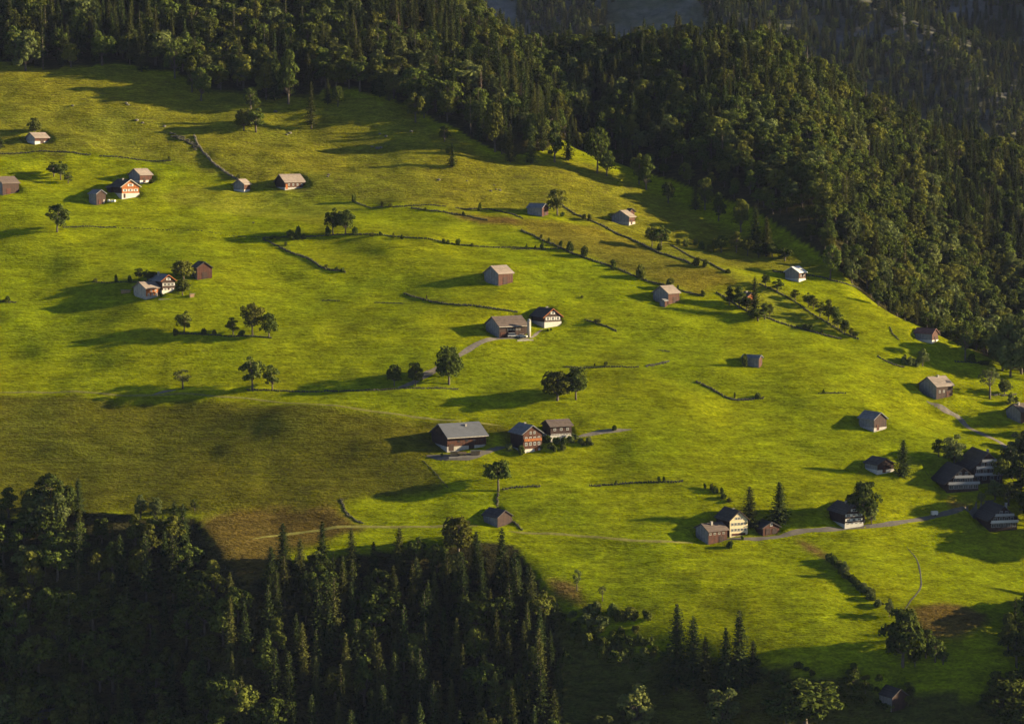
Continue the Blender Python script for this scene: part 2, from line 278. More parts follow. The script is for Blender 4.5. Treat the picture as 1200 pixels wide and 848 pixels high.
def leaf_mat(name, dark, light, warm, transl=0.28, warm_amt=0.35):
    m, n, l = newmat(name)
    oi = n.new('ShaderNodeObjectInfo'); g = n.new('ShaderNodeNewGeometry')
    tc = n.new('ShaderNodeTexCoord')
    f = noise(n, l, tc.outputs['Object'], 0.9, 2)
    c = mixc(n, l, ramp(n, l, f, 0.35, 0.65), dark, light)
    r2 = n.new('ShaderNodeMath'); r2.operation = 'FRACT'
    r3 = n.new('ShaderNodeMath'); r3.operation = 'MULTIPLY'; r3.inputs[1].default_value = 7.31
    l.new(oi.outputs['Random'], r3.inputs[0]); l.new(r3.outputs[0], r2.inputs[0])
    c = mixc(n, l, ramp(n, l, oi.outputs['Random'], 0.45, 1.0, 0, warm_amt), c, warm)
    k = ramp(n, l, r2.outputs[0], 0, 1, 0.65, 1.3)
    cc = n.new('ShaderNodeCombineColor'); [l.new(k, cc.inputs[i]) for i in range(3)]
    c = mixc(n, l, 1.0, c, cc.outputs[0], 'MULTIPLY')
    d = n.new('ShaderNodeBsdfDiffuse'); l.new(c, d.inputs[0])
    t = n.new('ShaderNodeBsdfTranslucent'); l.new(c, t.inputs[0])
    mx = n.new('ShaderNodeMixShader'); mx.inputs[0].default_value = transl
    l.new(d.outputs[0], mx.inputs[1]); l.new(t.outputs[0], mx.inputs[2])
    o = n.new('ShaderNodeOutputMaterial'); l.new(mx.outputs[0], o.inputs[0])
    return m
def ground_mat():
    m, n, l = newmat('meadow grass')
    tc = n.new('ShaderNodeTexCoord'); co = tc.outputs['Object']
    at_ = N(n, 'ShaderNodeAttribute', attribute_name='tint')
    ro = N(n, 'ShaderNodeAttribute', attribute_name='rough')
    mp = n.new('ShaderNodeMapping'); l.new(co, mp.inputs[0]); mp.inputs['Scale'].default_value = (0.45, 1.0, 1.0)
    big = noise(n, l, co, 0.018, 3); mid = noise(n, l, mp.outputs[0], 0.14, 4, 0.65); fine = noise(n, l, mp.outputs[0], 0.55, 4, 0.75)
    vf = noise(n, l, mp.outputs[0], 1.5, 2, 0.7)
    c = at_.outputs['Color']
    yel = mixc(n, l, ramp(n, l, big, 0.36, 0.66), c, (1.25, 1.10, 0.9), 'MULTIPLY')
    k1 = ramp(n, l, mid, 0.28, 0.72, 0.68, 1.32); k2 = ramp(n, l, fine, 0.28, 0.72, 0.58, 1.42)
    mu = n.new('ShaderNodeMath'); mu.operation = 'MULTIPLY'; l.new(k1, mu.inputs[0]); l.new(k2, mu.inputs[1])
    k3 = ramp(n, l, vf, 0.28, 0.72, 0.6, 1.4)
    mu2 = n.new('ShaderNodeMath'); mu2.operation = 'MULTIPLY'; l.new(mu.outputs[0], mu2.inputs[0]); l.new(k3, mu2.inputs[1])
    # terracettes and old mowing rows, which follow the contours
    mz = n.new('ShaderNodeMapping'); l.new(co, mz.inputs[0]); mz.inputs['Scale'].default_value = (0.07, 0.02, 1.25)
    ter = noise(n, l, mz.outputs[0], 1.0, 3, 0.6)
    md = n.new('ShaderNodeMapping'); l.new(co, md.inputs[0]); md.inputs['Rotation'].default_value = (0, 0, math.radians(35)); md.inputs['Scale'].default_value = (0.09, 0.75, 0.0)
    row = noise(n, l, md.outputs[0], 1.0, 2, 0.5)
    mu3 = n.new('ShaderNodeMath'); mu3.operation = 'MULTIPLY'; l.new(mu2.outputs[0], mu3.inputs[0]); l.new(ramp(n, l, ter, 0.3, 0.7, 0.84, 1.16), mu3.inputs[1])
    mu4 = n.new('ShaderNodeMath'); mu4.operation = 'MULTIPLY'; l.new(mu3.outputs[0], mu4.inputs[0]); l.new(ramp(n, l, row, 0.3, 0.7, 0.87, 1.13), mu4.inputs[1])
    cc = n.new('ShaderNodeCombineColor'); [l.new(mu4.outputs[0], cc.inputs[i]) for i in range(3)]
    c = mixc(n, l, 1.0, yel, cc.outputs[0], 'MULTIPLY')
    # tufts that dried out, in shaped patches
    dry = noise(n, l, mp.outputs[0], 0.33, 3, 0.6)
    mm = n.new('ShaderNodeMath'); mm.operation = 'MULTIPLY'; l.new(ramp(n, l, dry, 0.56, 0.72), mm.inputs[0]); l.new(ramp(n, l, ro.outputs['Fac'], 0, 1, 0.12, 0.6), mm.inputs[1])
    c = mixc(n, l, mm.outputs[0], c, (0.085, 0.07, 0.018))
    d = n.new('ShaderNodeBsdfDiffuse'); d.inputs['Roughness'].default_value = 0.6; l.new(c, d.inputs[0])
    hs0 = n.new('ShaderNodeMath'); hs0.operation = 'ADD'; l.new(fine, hs0.inputs[0]); l.new(ter, hs0.inputs[1])
    hs = n.new('ShaderNodeMath'); hs.operation = 'ADD'; l.new(hs0.outputs[0], hs.inputs[0]); l.new(vf, hs.inputs[1])
    bp = n.new('ShaderNodeBump'); bp.inputs['Strength'].default_value = 1.0
    l.new(ramp(n, l, ro.outputs['Fac'], 0, 1, 0.42, 1.1), bp.inputs['Distance']); l.new(hs.outputs[0], bp.inputs['Height']); l.new(bp.outputs[0], d.inputs['Normal'])
    o = n.new('ShaderNodeOutputMaterial'); l.new(d.outputs[0], o.inputs[0])
    return m
def mountain_mat():
    m, n, l = newmat('mountain rock and turf')
    tc = n.new('ShaderNodeTexCoord'); co = tc.outputs['Object']
    a = noise(n, l, co, 0.012, 5, 0.6); b = noise(n, l, co, 0.09, 5, 0.7)
    turf = mixc(n, l, ramp(n, l, b, 0.35, 0.65), (0.05, 0.056, 0.03), (0.10, 0.10, 0.055))
    rock = mixc(n, l, ramp(n, l, b, 0.3, 0.7), (0.085, 0.083, 0.08), (0.165, 0.162, 0.156))
    c = mixc(n, l, ramp(n, l, a, 0.42, 0.68), turf, rock)
    d = n.new('ShaderNodeBsdfDiffuse'); l.new(c, d.inputs[0])
    bp = n.new('ShaderNodeBump'); bp.inputs['Distance'].default_value = 1.5; l.new(b, bp.inputs['Height']); l.new(bp.outputs[0], d.inputs['Normal'])
    o = n.new('ShaderNodeOutputMaterial'); l.new(d.outputs[0], o.inputs[0])
    return m
M = {}
M['ground'] = ground_mat(); M['mountain'] = mountain_mat()
M['needle'] = leaf_mat('spruce needles', (0.018, 0.030, 0.010), (0.044, 0.058, 0.014), (0.085, 0.078, 0.018), 0.14, 0.5)
M['leaf'] = leaf_mat('broad leaves', (0.030, 0.046, 0.010), (0.070, 0.088, 0.015), (0.125, 0.112, 0.018), 0.26, 0.5)
M['leaf_pale'] = leaf_mat('pale leaves', (0.06, 0.08, 0.025), (0.10, 0.115, 0.035), (0.12, 0.12, 0.03), 0.3, 0.4)
M['deadneedle'] = leaf_mat('dead needles', (0.06, 0.04, 0.025), (0.10, 0.062, 0.035), (0.11, 0.075, 0.05), 0.1)
M['bark'] = simple_mat('bark', (0.075, 0.06, 0.045), 0.95, 0.4, 2.0)
M['deadwood'] = simple_mat('bleached dead wood', (0.12, 0.10, 0.085), 0.9, 0.3, 2.0)
M['stone'] = simple_mat('mossy field stone', (0.042, 0.041, 0.024), 0.95, 0.55, 0.9)
M['paler_stone'] = simple_mat('pale field stone', (0.088, 0.08, 0.058), 0.95, 0.45, 0.9)
M['gravel'] = simple_mat('gravel track', (0.125, 0.108, 0.085), 0.95, 0.3, 0.6)
M['asphalt'] = simple_mat('worn asphalt', (0.078, 0.069, 0.057), 0.9, 0.22, 0.5)
M['grass_track'] = simple_mat('trodden grass', (0.125, 0.118, 0.02), 0.95, 0.35, 0.6)
M['red_wood'] = simple_mat('red brown boards', (0.042, 0.0135, 0.0065), 0.85, 0.35, 0.9, 0.35, 4.0)
M['dark_wood'] = simple_mat('dark brown boards', (0.026, 0.013, 0.009), 0.85, 0.35, 0.9, 0.3, 4.0)
M['orange_wood'] = simple_mat('fresh orange boards', (0.19, 0.058, 0.010), 0.8, 0.25, 0.9, 0.25, 4.0)
M['grey_wood'] = simple_mat('weathered grey shingles', (0.14, 0.135, 0.13), 0.9, 0.25, 0.8, 0.22, 4.5)
M['pale_wood'] = simple_mat('pale weathered boards', (0.24, 0.215, 0.18), 0.9, 0.2, 0.8, 0.15, 3.5)
M['cream'] = simple_mat('cream shingles', (0.40, 0.33, 0.20), 0.9, 0.1, 0.8, 0.08, 3.0, axis='x')
M['white'] = simple_mat('white plaster', (0.34, 0.32, 0.28), 0.9, 0.1, 0.8)
M['stone_wall'] = simple_mat('rubble plinth', (0.24, 0.22, 0.19), 0.95, 0.35, 2.0)
M['roof_dark'] = simple_mat('dark roof tiles', (0.040, 0.034, 0.032), 0.8, 0.3, 0.7, 0.25, 3.0, axis='x')
M['roof_grey'] = simple_mat('grey slate roof', (0.12, 0.12, 0.125), 0.7, 0.25, 0.7, 0.2, 3.0, axis='x')
M['roof_brown'] = simple_mat('brown roof tiles', (0.075, 0.056, 0.047), 0.85, 0.25, 0.7, 0.2, 3.0, axis='x')
M['roof_pale'] = simple_mat('sun bleached shingle roof', (0.155, 0.125, 0.105), 0.9, 0.2, 0.7, 0.18, 3.0, axis='x')
M['roof_red'] = simple_mat('rust red tiles', (0.115, 0.055, 0.042), 0.85, 0.3, 0.7, 0.2, 3.0, axis='x')
M['roof_bright'] = simple_mat('bright sheet roof', (0.42, 0.41, 0.40), 0.5, 0.1, 0.5)
M['roof_metal'] = simple_mat('pale metal sheet roof', (0.092, 0.097, 0.108), 0.5, 0.12, 0.4, 0.08, 1.2, metal=0.2)
M['glass'] = simple_mat('window glass', (0.02, 0.022, 0.025), 0.12, 0.1, 1.0, spec=0.5)
M['paint_white'] = simple_mat('white paint', (0.37, 0.355, 0.33), 0.5, 0.06, 1.0)
M['paint_grey'] = simple_mat('grey paint', (0.20, 0.20, 0.205), 0.5, 0.08, 1.0)
M['rubber'] = simple_mat('rubber', (0.02, 0.02, 0.02), 0.9, 0.1, 1.0)
M['concrete'] = simple_mat('concrete', (0.22, 0.20, 0.17), 0.9, 0.15, 0.8)
M['silo'] = simple_mat('beige silo', (0.27, 0.235, 0.17), 0.7, 0.1, 0.8, 0.08, 0.8, axis='x')
M['hay'] = simple_mat('wrapped bale', (0.5, 0.5, 0.46), 0.6, 0.1, 1.0)
M['log'] = simple_mat('split logs', (0.26, 0.17, 0.09), 0.9, 0.4, 4.0)
M['panel'] = simple_mat('solar panel', (0.03, 0.035, 0.05), 0.15, 0.1, 1.0, spec=0.6)
M['flower'] = simple_mat('red geraniums', (0.25, 0.03, 0.02), 0.9, 0.4, 3.0)

# ------------------------------------------------------------------ object helpers
def link(o):
    COL.objects.link(o); return o
def mesh_obj(name, verts, faces, mat, parent=None, smooth=False, loc=None):
    me = bpy.data.meshes.new(name); me.from_pydata([tuple(v) for v in verts], [], faces); me.update()
    if mat is not None: me.materials.append(mat)
    if smooth: me.polygons.foreach_set('use_smooth', [True] * len(me.polygons))
    o = link(bpy.data.objects.new(name, me))
    if parent is not None: o.parent = parent
    if loc is not None: o.location = loc
    return o
def tag(o, label, cat, group=None):
    o['label'] = label; o['category'] = cat
    if group: o['group'] = group
    return o
def thing(name, label, cat, loc, rz=0.0, group=None):
    e = bpy.data.objects.new(name, None); e.empty_display_size = 1.0; link(e)
    e.location = loc; e.rotation_euler = (0, 0, rz)
    return tag(e, label, cat, group)
class MB:
    """collects boxes, prisms and tubes into one mesh"""
    def __init__(s): s.v = []; s.f = []
    def add(s, vs, fs):
        k = len(s.v); s.v += [tuple(p) for p in vs]; s.f += [tuple(i + k for i in q) for q in fs]; return s
    def box(s, x0, x1, y0, y1, z0, z1):
        return s.add([(x0, y0, z0), (x1, y0, z0), (x1, y1, z0), (x0, y1, z0), (x0, y0, z1), (x1, y0, z1), (x1, y1, z1), (x0, y1, z1)],
                     [(0, 3, 2, 1), (4, 5, 6, 7), (0, 1, 5, 4), (1, 2, 6, 5), (2, 3, 7, 6), (3, 0, 4, 7)])
    def prism(s, poly, axis, a, b):
        """extrude a 2D polygon (p,q) along axis ('x': p=y,q=z; 'y': p=x,q=z)"""
        k = len(poly)
        mk = (lambda t, p: (t, p[0], p[1])) if axis == 'x' else (lambda t, p: (p[0], t, p[1]))
        vs = [mk(a, p) for p in poly] + [mk(b, p) for p in poly]
        fs = [tuple(range(k - 1, -1, -1)), tuple(range(k, 2 * k))] + [(i, (i + 1) % k, k + (i + 1) % k, k + i) for i in range(k)]
        if axis == 'y': fs = [tuple(reversed(f)) for f in fs]
        return s.add(vs, fs)
    def tube(s, pts, rads, n=6, cap=True):
        base = len(s.v); prev = None
        for i, (p, r) in enumerate(zip(pts, rads)):
            p = Vector(p); d = (Vector(pts[min(i + 1, len(pts) - 1)]) - Vector(pts[max(i - 1, 0)])).normalized()
            a = d.orthogonal().normalized() if prev is None else (prev - d * prev.dot(d)).normalized()
            prev = a; b = d.cross(a)
            for k in range(n):
                t = 2 * math.pi * k / n
                s.v.append(tuple(p + (a * math.cos(t) + b * math.sin(t)) * r))
        for i in range(len(pts) - 1):
            for k in range(n):
                s.f.append((base + i * n + k, base + i * n + (k + 1) % n, base + (i + 1) * n + (k + 1) % n, base + (i + 1) * n + k))
        if cap:
            s.f.append(tuple(base + k for k in range(n - 1, -1, -1))); s.f.append(tuple(base + (len(pts) - 1) * n + k for k in range(n)))
        return s
    def build(s, name, mat, parent=None, smooth=False, loc=None):
        return mesh_obj(name, s.v, s.f, mat, parent, smooth, loc)

# ------------------------------------------------------------------ ground sheet
def inpoly(x, y, poly):
    ins = np.zeros(x.shape, bool); k = len(poly); j = k - 1
    for i in range(k):
        xi, yi = poly[i]; xj, yj = poly[j]
        c = ((yi > y) != (yj > y)) & (x < (xj - xi) * (y - yi) / (yj - yi + 1e-9) + xi)
        ins ^= c; j = i
    return ins
def pxpoly(pts):
    out = []
    for u, v in pts:
        p = at(u, v); out.append((p.x, p.y))
    return out
def axis_pts(segs):
    out = []
    for a, b, st in segs:
        k = max(1, int(round((b - a) / st))); out += list(np.linspace(a, b, k, endpoint=False))
    out.append(segs[-1][1]); return np.array(out)
GX = axis_pts([(-900, -500, 30), (-500, -280, 10), (-280, 270, 2.0), (270, 500, 8), (500, 1000, 25)])
GY = axis_pts([(420, 700, 10), (700, 1240, 2.0), (1240, 1500, 5), (1500, 1760, 12)])
XX, YY = np.meshgrid(GX, GY)
ZZ = h_pads(XX, YY)
def h_grid(x, y):
    """height of the built sheet (bilinear in its grid)"""
    x = np.clip(np.asarray(x, float), GX[0], GX[-1] - 1e-6); y = np.clip(np.asarray(y, float), GY[0], GY[-1] - 1e-6)
    i = np.searchsorted(GX, x, 'right') - 1; j = np.searchsorted(GY, y, 'right') - 1
    fx_ = (x - GX[i]) / (GX[i + 1] - GX[i]); fy_ = (y - GY[j]) / (GY[j + 1] - GY[j])
    return (ZZ[j, i] * (1 - fx_) + ZZ[j, i + 1] * fx_) * (1 - fy_) + (ZZ[j + 1, i] * (1 - fx_) + ZZ[j + 1, i + 1] * fx_) * fy_
h = h_grid
LUSH = np.array((0.122, 0.150, 0.0022))
tint = np.empty(XX.shape + (3,)); tint[:] = LUSH
roughv = np.zeros(XX.shape)
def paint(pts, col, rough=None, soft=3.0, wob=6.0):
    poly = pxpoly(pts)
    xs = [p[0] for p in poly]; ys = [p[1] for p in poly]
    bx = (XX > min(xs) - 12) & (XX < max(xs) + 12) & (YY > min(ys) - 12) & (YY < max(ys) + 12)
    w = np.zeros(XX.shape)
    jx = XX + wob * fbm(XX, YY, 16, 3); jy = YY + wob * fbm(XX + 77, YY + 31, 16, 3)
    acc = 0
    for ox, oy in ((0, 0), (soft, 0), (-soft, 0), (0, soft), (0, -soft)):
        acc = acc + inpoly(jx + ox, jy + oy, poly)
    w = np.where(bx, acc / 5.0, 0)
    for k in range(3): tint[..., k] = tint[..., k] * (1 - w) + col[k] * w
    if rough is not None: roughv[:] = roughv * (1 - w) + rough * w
UPPER = [(-60, 182), (60, 179), (200, 189), (228, 200), (285, 212), (330, 224), (440, 240), (520, 243), (575, 249), (640, 240), (700, 262), (800, 305), (830, 312), (905, 318), (990, 326), (930, 300), (872, 272), (800, 240), (740, 214), (690, 192), (590, 186), (520, 150), (490, 128), (400, 110), (250, 100), (130, 76), (-60, 70)]
paint(UPPER, (0.118, 0.126, 0.010), 1.0, 4.0, 8.0)
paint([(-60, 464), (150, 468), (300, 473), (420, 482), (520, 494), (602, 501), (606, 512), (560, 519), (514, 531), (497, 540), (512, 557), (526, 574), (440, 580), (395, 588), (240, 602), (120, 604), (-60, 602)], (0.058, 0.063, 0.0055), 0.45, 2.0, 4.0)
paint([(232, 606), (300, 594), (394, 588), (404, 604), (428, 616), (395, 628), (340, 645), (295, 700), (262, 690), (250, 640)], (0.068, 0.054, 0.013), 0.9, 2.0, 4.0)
paint([(590, 256), (648, 258), (700, 264), (745, 284), (800, 306), (842, 316), (866, 334), (820, 345), (770, 332), (700, 305), (655, 288), (615, 270)], (0.112, 0.106, 0.011), 0.6, 2.5, 5.0)
paint([(520, 245), (612, 256), (600, 262), (545, 254)], (0.10, 0.07, 0.02), 0.8, 2.0, 4.0)
paint([(182, 232), (215, 216), (300, 223), (360, 231), (430, 244), (372, 262), (230, 243)], (0.135, 0.150, 0.009), 0.0, 2.0, 4.0)
paint([(795, 303), (838, 311), (895, 332), (960, 368), (1004, 396), (950, 388), (890, 372), (845, 343), (868, 333), (842, 316)], (0.130, 0.145, 0.010), 0.0, 2.0, 4.0)
paint([(1062, 716), (1110, 708), (1165, 722), (1130, 742), (1100, 750)], (0.080, 0.06, 0.016), 0.8, 2.0, 5.0)
paint([(636, 676), (672, 686), (684, 706), (705, 714), (650, 704)], (0.12, 0.082, 0.022), 0.8, 1.5, 3.0)
paint([(930, 628), (958, 640), (985, 668), (962, 652)], (0.12, 0.078, 0.025), 0.7, 1.0, 2.0)
paint([(1108, 586), (1160, 590), (1112, 598), (1128, 602)], (0.13, 0.095, 0.02), 0.6, 1.0, 2.0)
# leaf litter under the woods
WOOD_UP = [(-200, 62), (0, 74), (60, 84), (130, 78), (200, 86), (245, 112), (300, 118), (345, 118), (400, 108), (470, 124), (512, 146), (560, 172), (600, 188), (635, 180), (664, 168)]
wu = np.array(pxpoly(WOOD_UP)); WUX, WUY = wu[:, 0], wu[:, 1]
def wood_up_y(x):
    return np.interp(x, WUX, WUY)
def upper_wood(x, y):
    """True under the upper forest or beyond the spur edge"""
    return np.where(x < WUX[-1], y > wood_up_y(x), edge_dist(x, y) > 3.0) & (y > 1000)
uw = upper_wood(XX, YY) & ((YY > wood_up_y(XX) + 4) | (XX > WUX[-1]))
LITTER = np.array((0.028, 0.028, 0.011))
tint[uw] = LITTER; roughv[uw] = 1.0
WOOD_LOW = [(-160, 592), (0, 608), (100, 600), (170, 606), (228, 606), (252, 640), (290, 690), (330, 664), (420, 648), (520, 640), (560, 632), (606, 640), (640, 700), (660, 760), (650, 900), (640, 1000), (-160, 1000)]
lowp = pxpoly([(u, min(v, 846)) for u, v in WOOD_LOW]); lowp = [(x, y if v < 847 else y - 80) for (x, y), (u, v) in zip(lowp, WOOD_LOW)]
lw = inpoly(XX, YY, lowp); tint[lw] = LITTER; roughv[lw] = 1.0
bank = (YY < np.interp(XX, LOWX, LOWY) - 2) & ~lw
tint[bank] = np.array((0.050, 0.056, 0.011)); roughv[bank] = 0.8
def ground():
    ny, nx = XX.shape
    vs = np.stack([XX, YY, ZZ], -1).reshape(-1, 3)
    i = np.arange(ny - 1)[:, None] * nx + np.arange(nx - 1)[None, :]
    q = np.stack([i, i + 1, i + nx + 1, i + nx], -1).reshape(-1, 4)
    me = bpy.data.meshes.new('hillside')
    me.vertices.add(len(vs)); me.vertices.foreach_set('co', vs.ravel())
    me.loops.add(q.size); me.loops.foreach_set('vertex_index', q.ravel())
    me.polygons.add(len(q)); me.polygons.foreach_set('loop_start', np.arange(0, q.size, 4)); me.polygons.foreach_set('loop_total', np.full(len(q), 4))
    me.polygons.foreach_set('use_smooth', np.ones(len(q), bool))
    me.update(calc_edges=True); me.validate()
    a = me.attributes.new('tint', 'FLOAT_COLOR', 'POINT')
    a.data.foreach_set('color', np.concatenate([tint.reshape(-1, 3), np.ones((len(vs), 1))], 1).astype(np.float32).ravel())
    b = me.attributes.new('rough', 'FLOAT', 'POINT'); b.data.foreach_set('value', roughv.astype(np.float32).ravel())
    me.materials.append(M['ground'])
    o = link(bpy.data.objects.new('hillside', me)); o['kind'] = 'structure'
    return o
ground()
# far mountain behind the ridge
def hfar(x, y):
    x = np.asarray(x, float); y = np.asarray(y, float)
    z = -165 + 0.52 * (y - 1790) + 0.04 * 60 * (sp((x - 150) / 60.0) - sp((x - 1100) / 60.0)) * sstep(1760, 1950, y)
    rid = 1 - 2 * np.abs(fbm(x * 1.0 + 0.55 * y + 300, y * 0.45 + 80, 420, 2))
    z = z + 95 * (rid - 0.6) * sstep(1760, 2000, y) + 22 * fbm(x, y, 90, 4) * sstep(1760, 1900, y)
    return z
FX = np.linspace(-1500, 1700, 260); FY = np.linspace(1755, 2700, 120)
fx, fy = np.meshgrid(FX, FY); fz = hfar(fx, fy)
def far_mountain():
    ny, nx = fx.shape
    vs = np.stack([fx, fy, fz], -1).reshape(-1, 3)
    fs = [(j * nx + i, j * nx + i + 1, (j + 1) * nx + i + 1, (j + 1) * nx + i) for j in range(ny - 1) for i in range(nx - 1)]
    o = mesh_obj('mountain', vs.tolist(), fs, M['mountain'], smooth=True); o['kind'] = 'structure'
far_mountain()

# ------------------------------------------------------------------ tracks and roads
def smooth_line(pts, step=2.0):
    """Catmull-Rom through pixel points cast on the ground, resampled"""
    P = [at(u, v) for u, v in pts]; P = [P[0] * 2 - P[1]] + P + [P[-1] * 2 - P[-2]]
    out = []
    for i in range(1, len(P) - 2):
        k = max(2, int((P[i + 1] - P[i]).length / step))
        for j in range(k):
            t = j / k
            a, b, c, d = P[i - 1], P[i], P[i + 1], P[i + 2]
            out.append(0.5 * ((2 * b) + (c - a) * t + (2 * a - 5 * b + 4 * c - d) * t * t + (3 * b - a - 3 * c + d) * t ** 3))
    out.append(P[-2]); return out
def ribbon(name, pts, w, mat, lift=0.10):
    L = smooth_line(pts, 1.5); vs = []; fs = []
    for i, p in enumerate(L):
        d = (L[min(i + 1, len(L) - 1)] - L[max(i - 1, 0)]); d.z = 0; d.normalize(); nn = Vector((-d.y, d.x, 0))
        ww = w * min(1, .25 + i / 7, .25 + (len(L) - 1 - i) / 7) * (1 + 0.15 * math.sin(i * 0.7) + R.uniform(-0.08, 0.08))
        for k in (-0.5, -0.17, 0.17, 0.5):
            q = p + nn * ww * k; vs.append((q.x, q.y, float(h(q.x, q.y)) + lift - (0.06 if abs(k) == 0.5 else 0)))
    for i in range(len(L) - 1):
        for k in range(3): fs.append((i * 4 + k, i * 4 + k + 1, i * 4 + k + 5, i * 4 + k + 4))
    o = mesh_obj(name, vs, fs, mat, smooth=True); o['kind'] = 'structure'; return o
ribbon('path', [(-30, 460), (60, 460), (120, 461), (180, 463), (215, 461), (250, 464), (300, 468), (360, 473), (430, 481), (500, 490), (590, 499)], 1.1, M['grass_track'])
ribbon('path', [(178, 463), (192, 459), (206, 457)], 1.8, M['gravel'], 0.13)
ribbon('driveway', [(466, 454), (480, 450), (497, 440), (512, 432), (537, 417), (556, 405), (572, 398), (586, 396.5), (620, 397)], 2.8, M['gravel'])
ribbon('driveway', [(622, 396), (630, 390), (636, 386)], 2.0, M['gravel'], 0.13)
ribbon('driveway', [(500, 534), (530, 535), (556, 533), (578, 526), (592, 524)], 3.6, M['asphalt'])
ribbon('driveway', [(676, 512), (690, 509), (712, 505), (740, 503)], 2.4, M['gravel'])
ribbon('path', [(296, 631), (318, 628), (344, 625), (400, 617), (440, 617), (500, 617), (560, 616)], 1.5, M['grass_track'])
ribbon('path', [(596, 622), (630, 625), (680, 628), (730, 632), (775, 634), (815, 636)], 1.3, M['grass_track'])
ribbon('road', [(846, 633), (880, 631), (910, 629), (940, 622), (970, 620), (1005, 618), (1040, 614), (1080, 608), (1105, 602), (1130, 595), (1165, 586)], 2.3, M['asphalt'])
ribbon('farm_track', [(1086, 470), (1100, 476), (1122, 488), (1134, 500), (1150, 508), (1168, 516), (1181, 526), (1186, 540)], 2.6, M['gravel'])
ribbon('path', [(1062, 640), (1074, 655), (1079, 675), (1078, 690), (1066, 705), (1059, 716)], 0.7, M['stone'])
# ------------------------------------------------------------------ buildings
def ring_frame(mb, face, cx, cz, w, hh, t=0.16, d0=0.03, d1=0.10, W=0, L=0):
    def bx(a0, a1, z0, z1, e0=d0, e1=d1):
        if face == 'front': mb.box(a0, a1, -e1, -e0, z0, z1)
        elif face == 'left': mb.box(-e1, -e0, a0, a1, z0, z1)
        else: mb.box(L + e0, L + e1, a0, a1, z0, z1)
    bx(cx - w / 2 - t, cx - w / 2, cz - hh / 2 - t, cz + hh / 2 + t); bx(cx + w / 2, cx + w / 2 + t, cz - hh / 2 - t, cz + hh / 2 + t)
    bx(cx - w / 2, cx + w / 2, cz + hh / 2, cz + hh / 2 + t); bx(cx - w / 2, cx + w / 2, cz - hh / 2 - t, cz - hh / 2)
    bx(cx - 0.04, cx + 0.04, cz - hh / 2, cz + hh / 2, d0 + 0.02, d1 - 0.015)
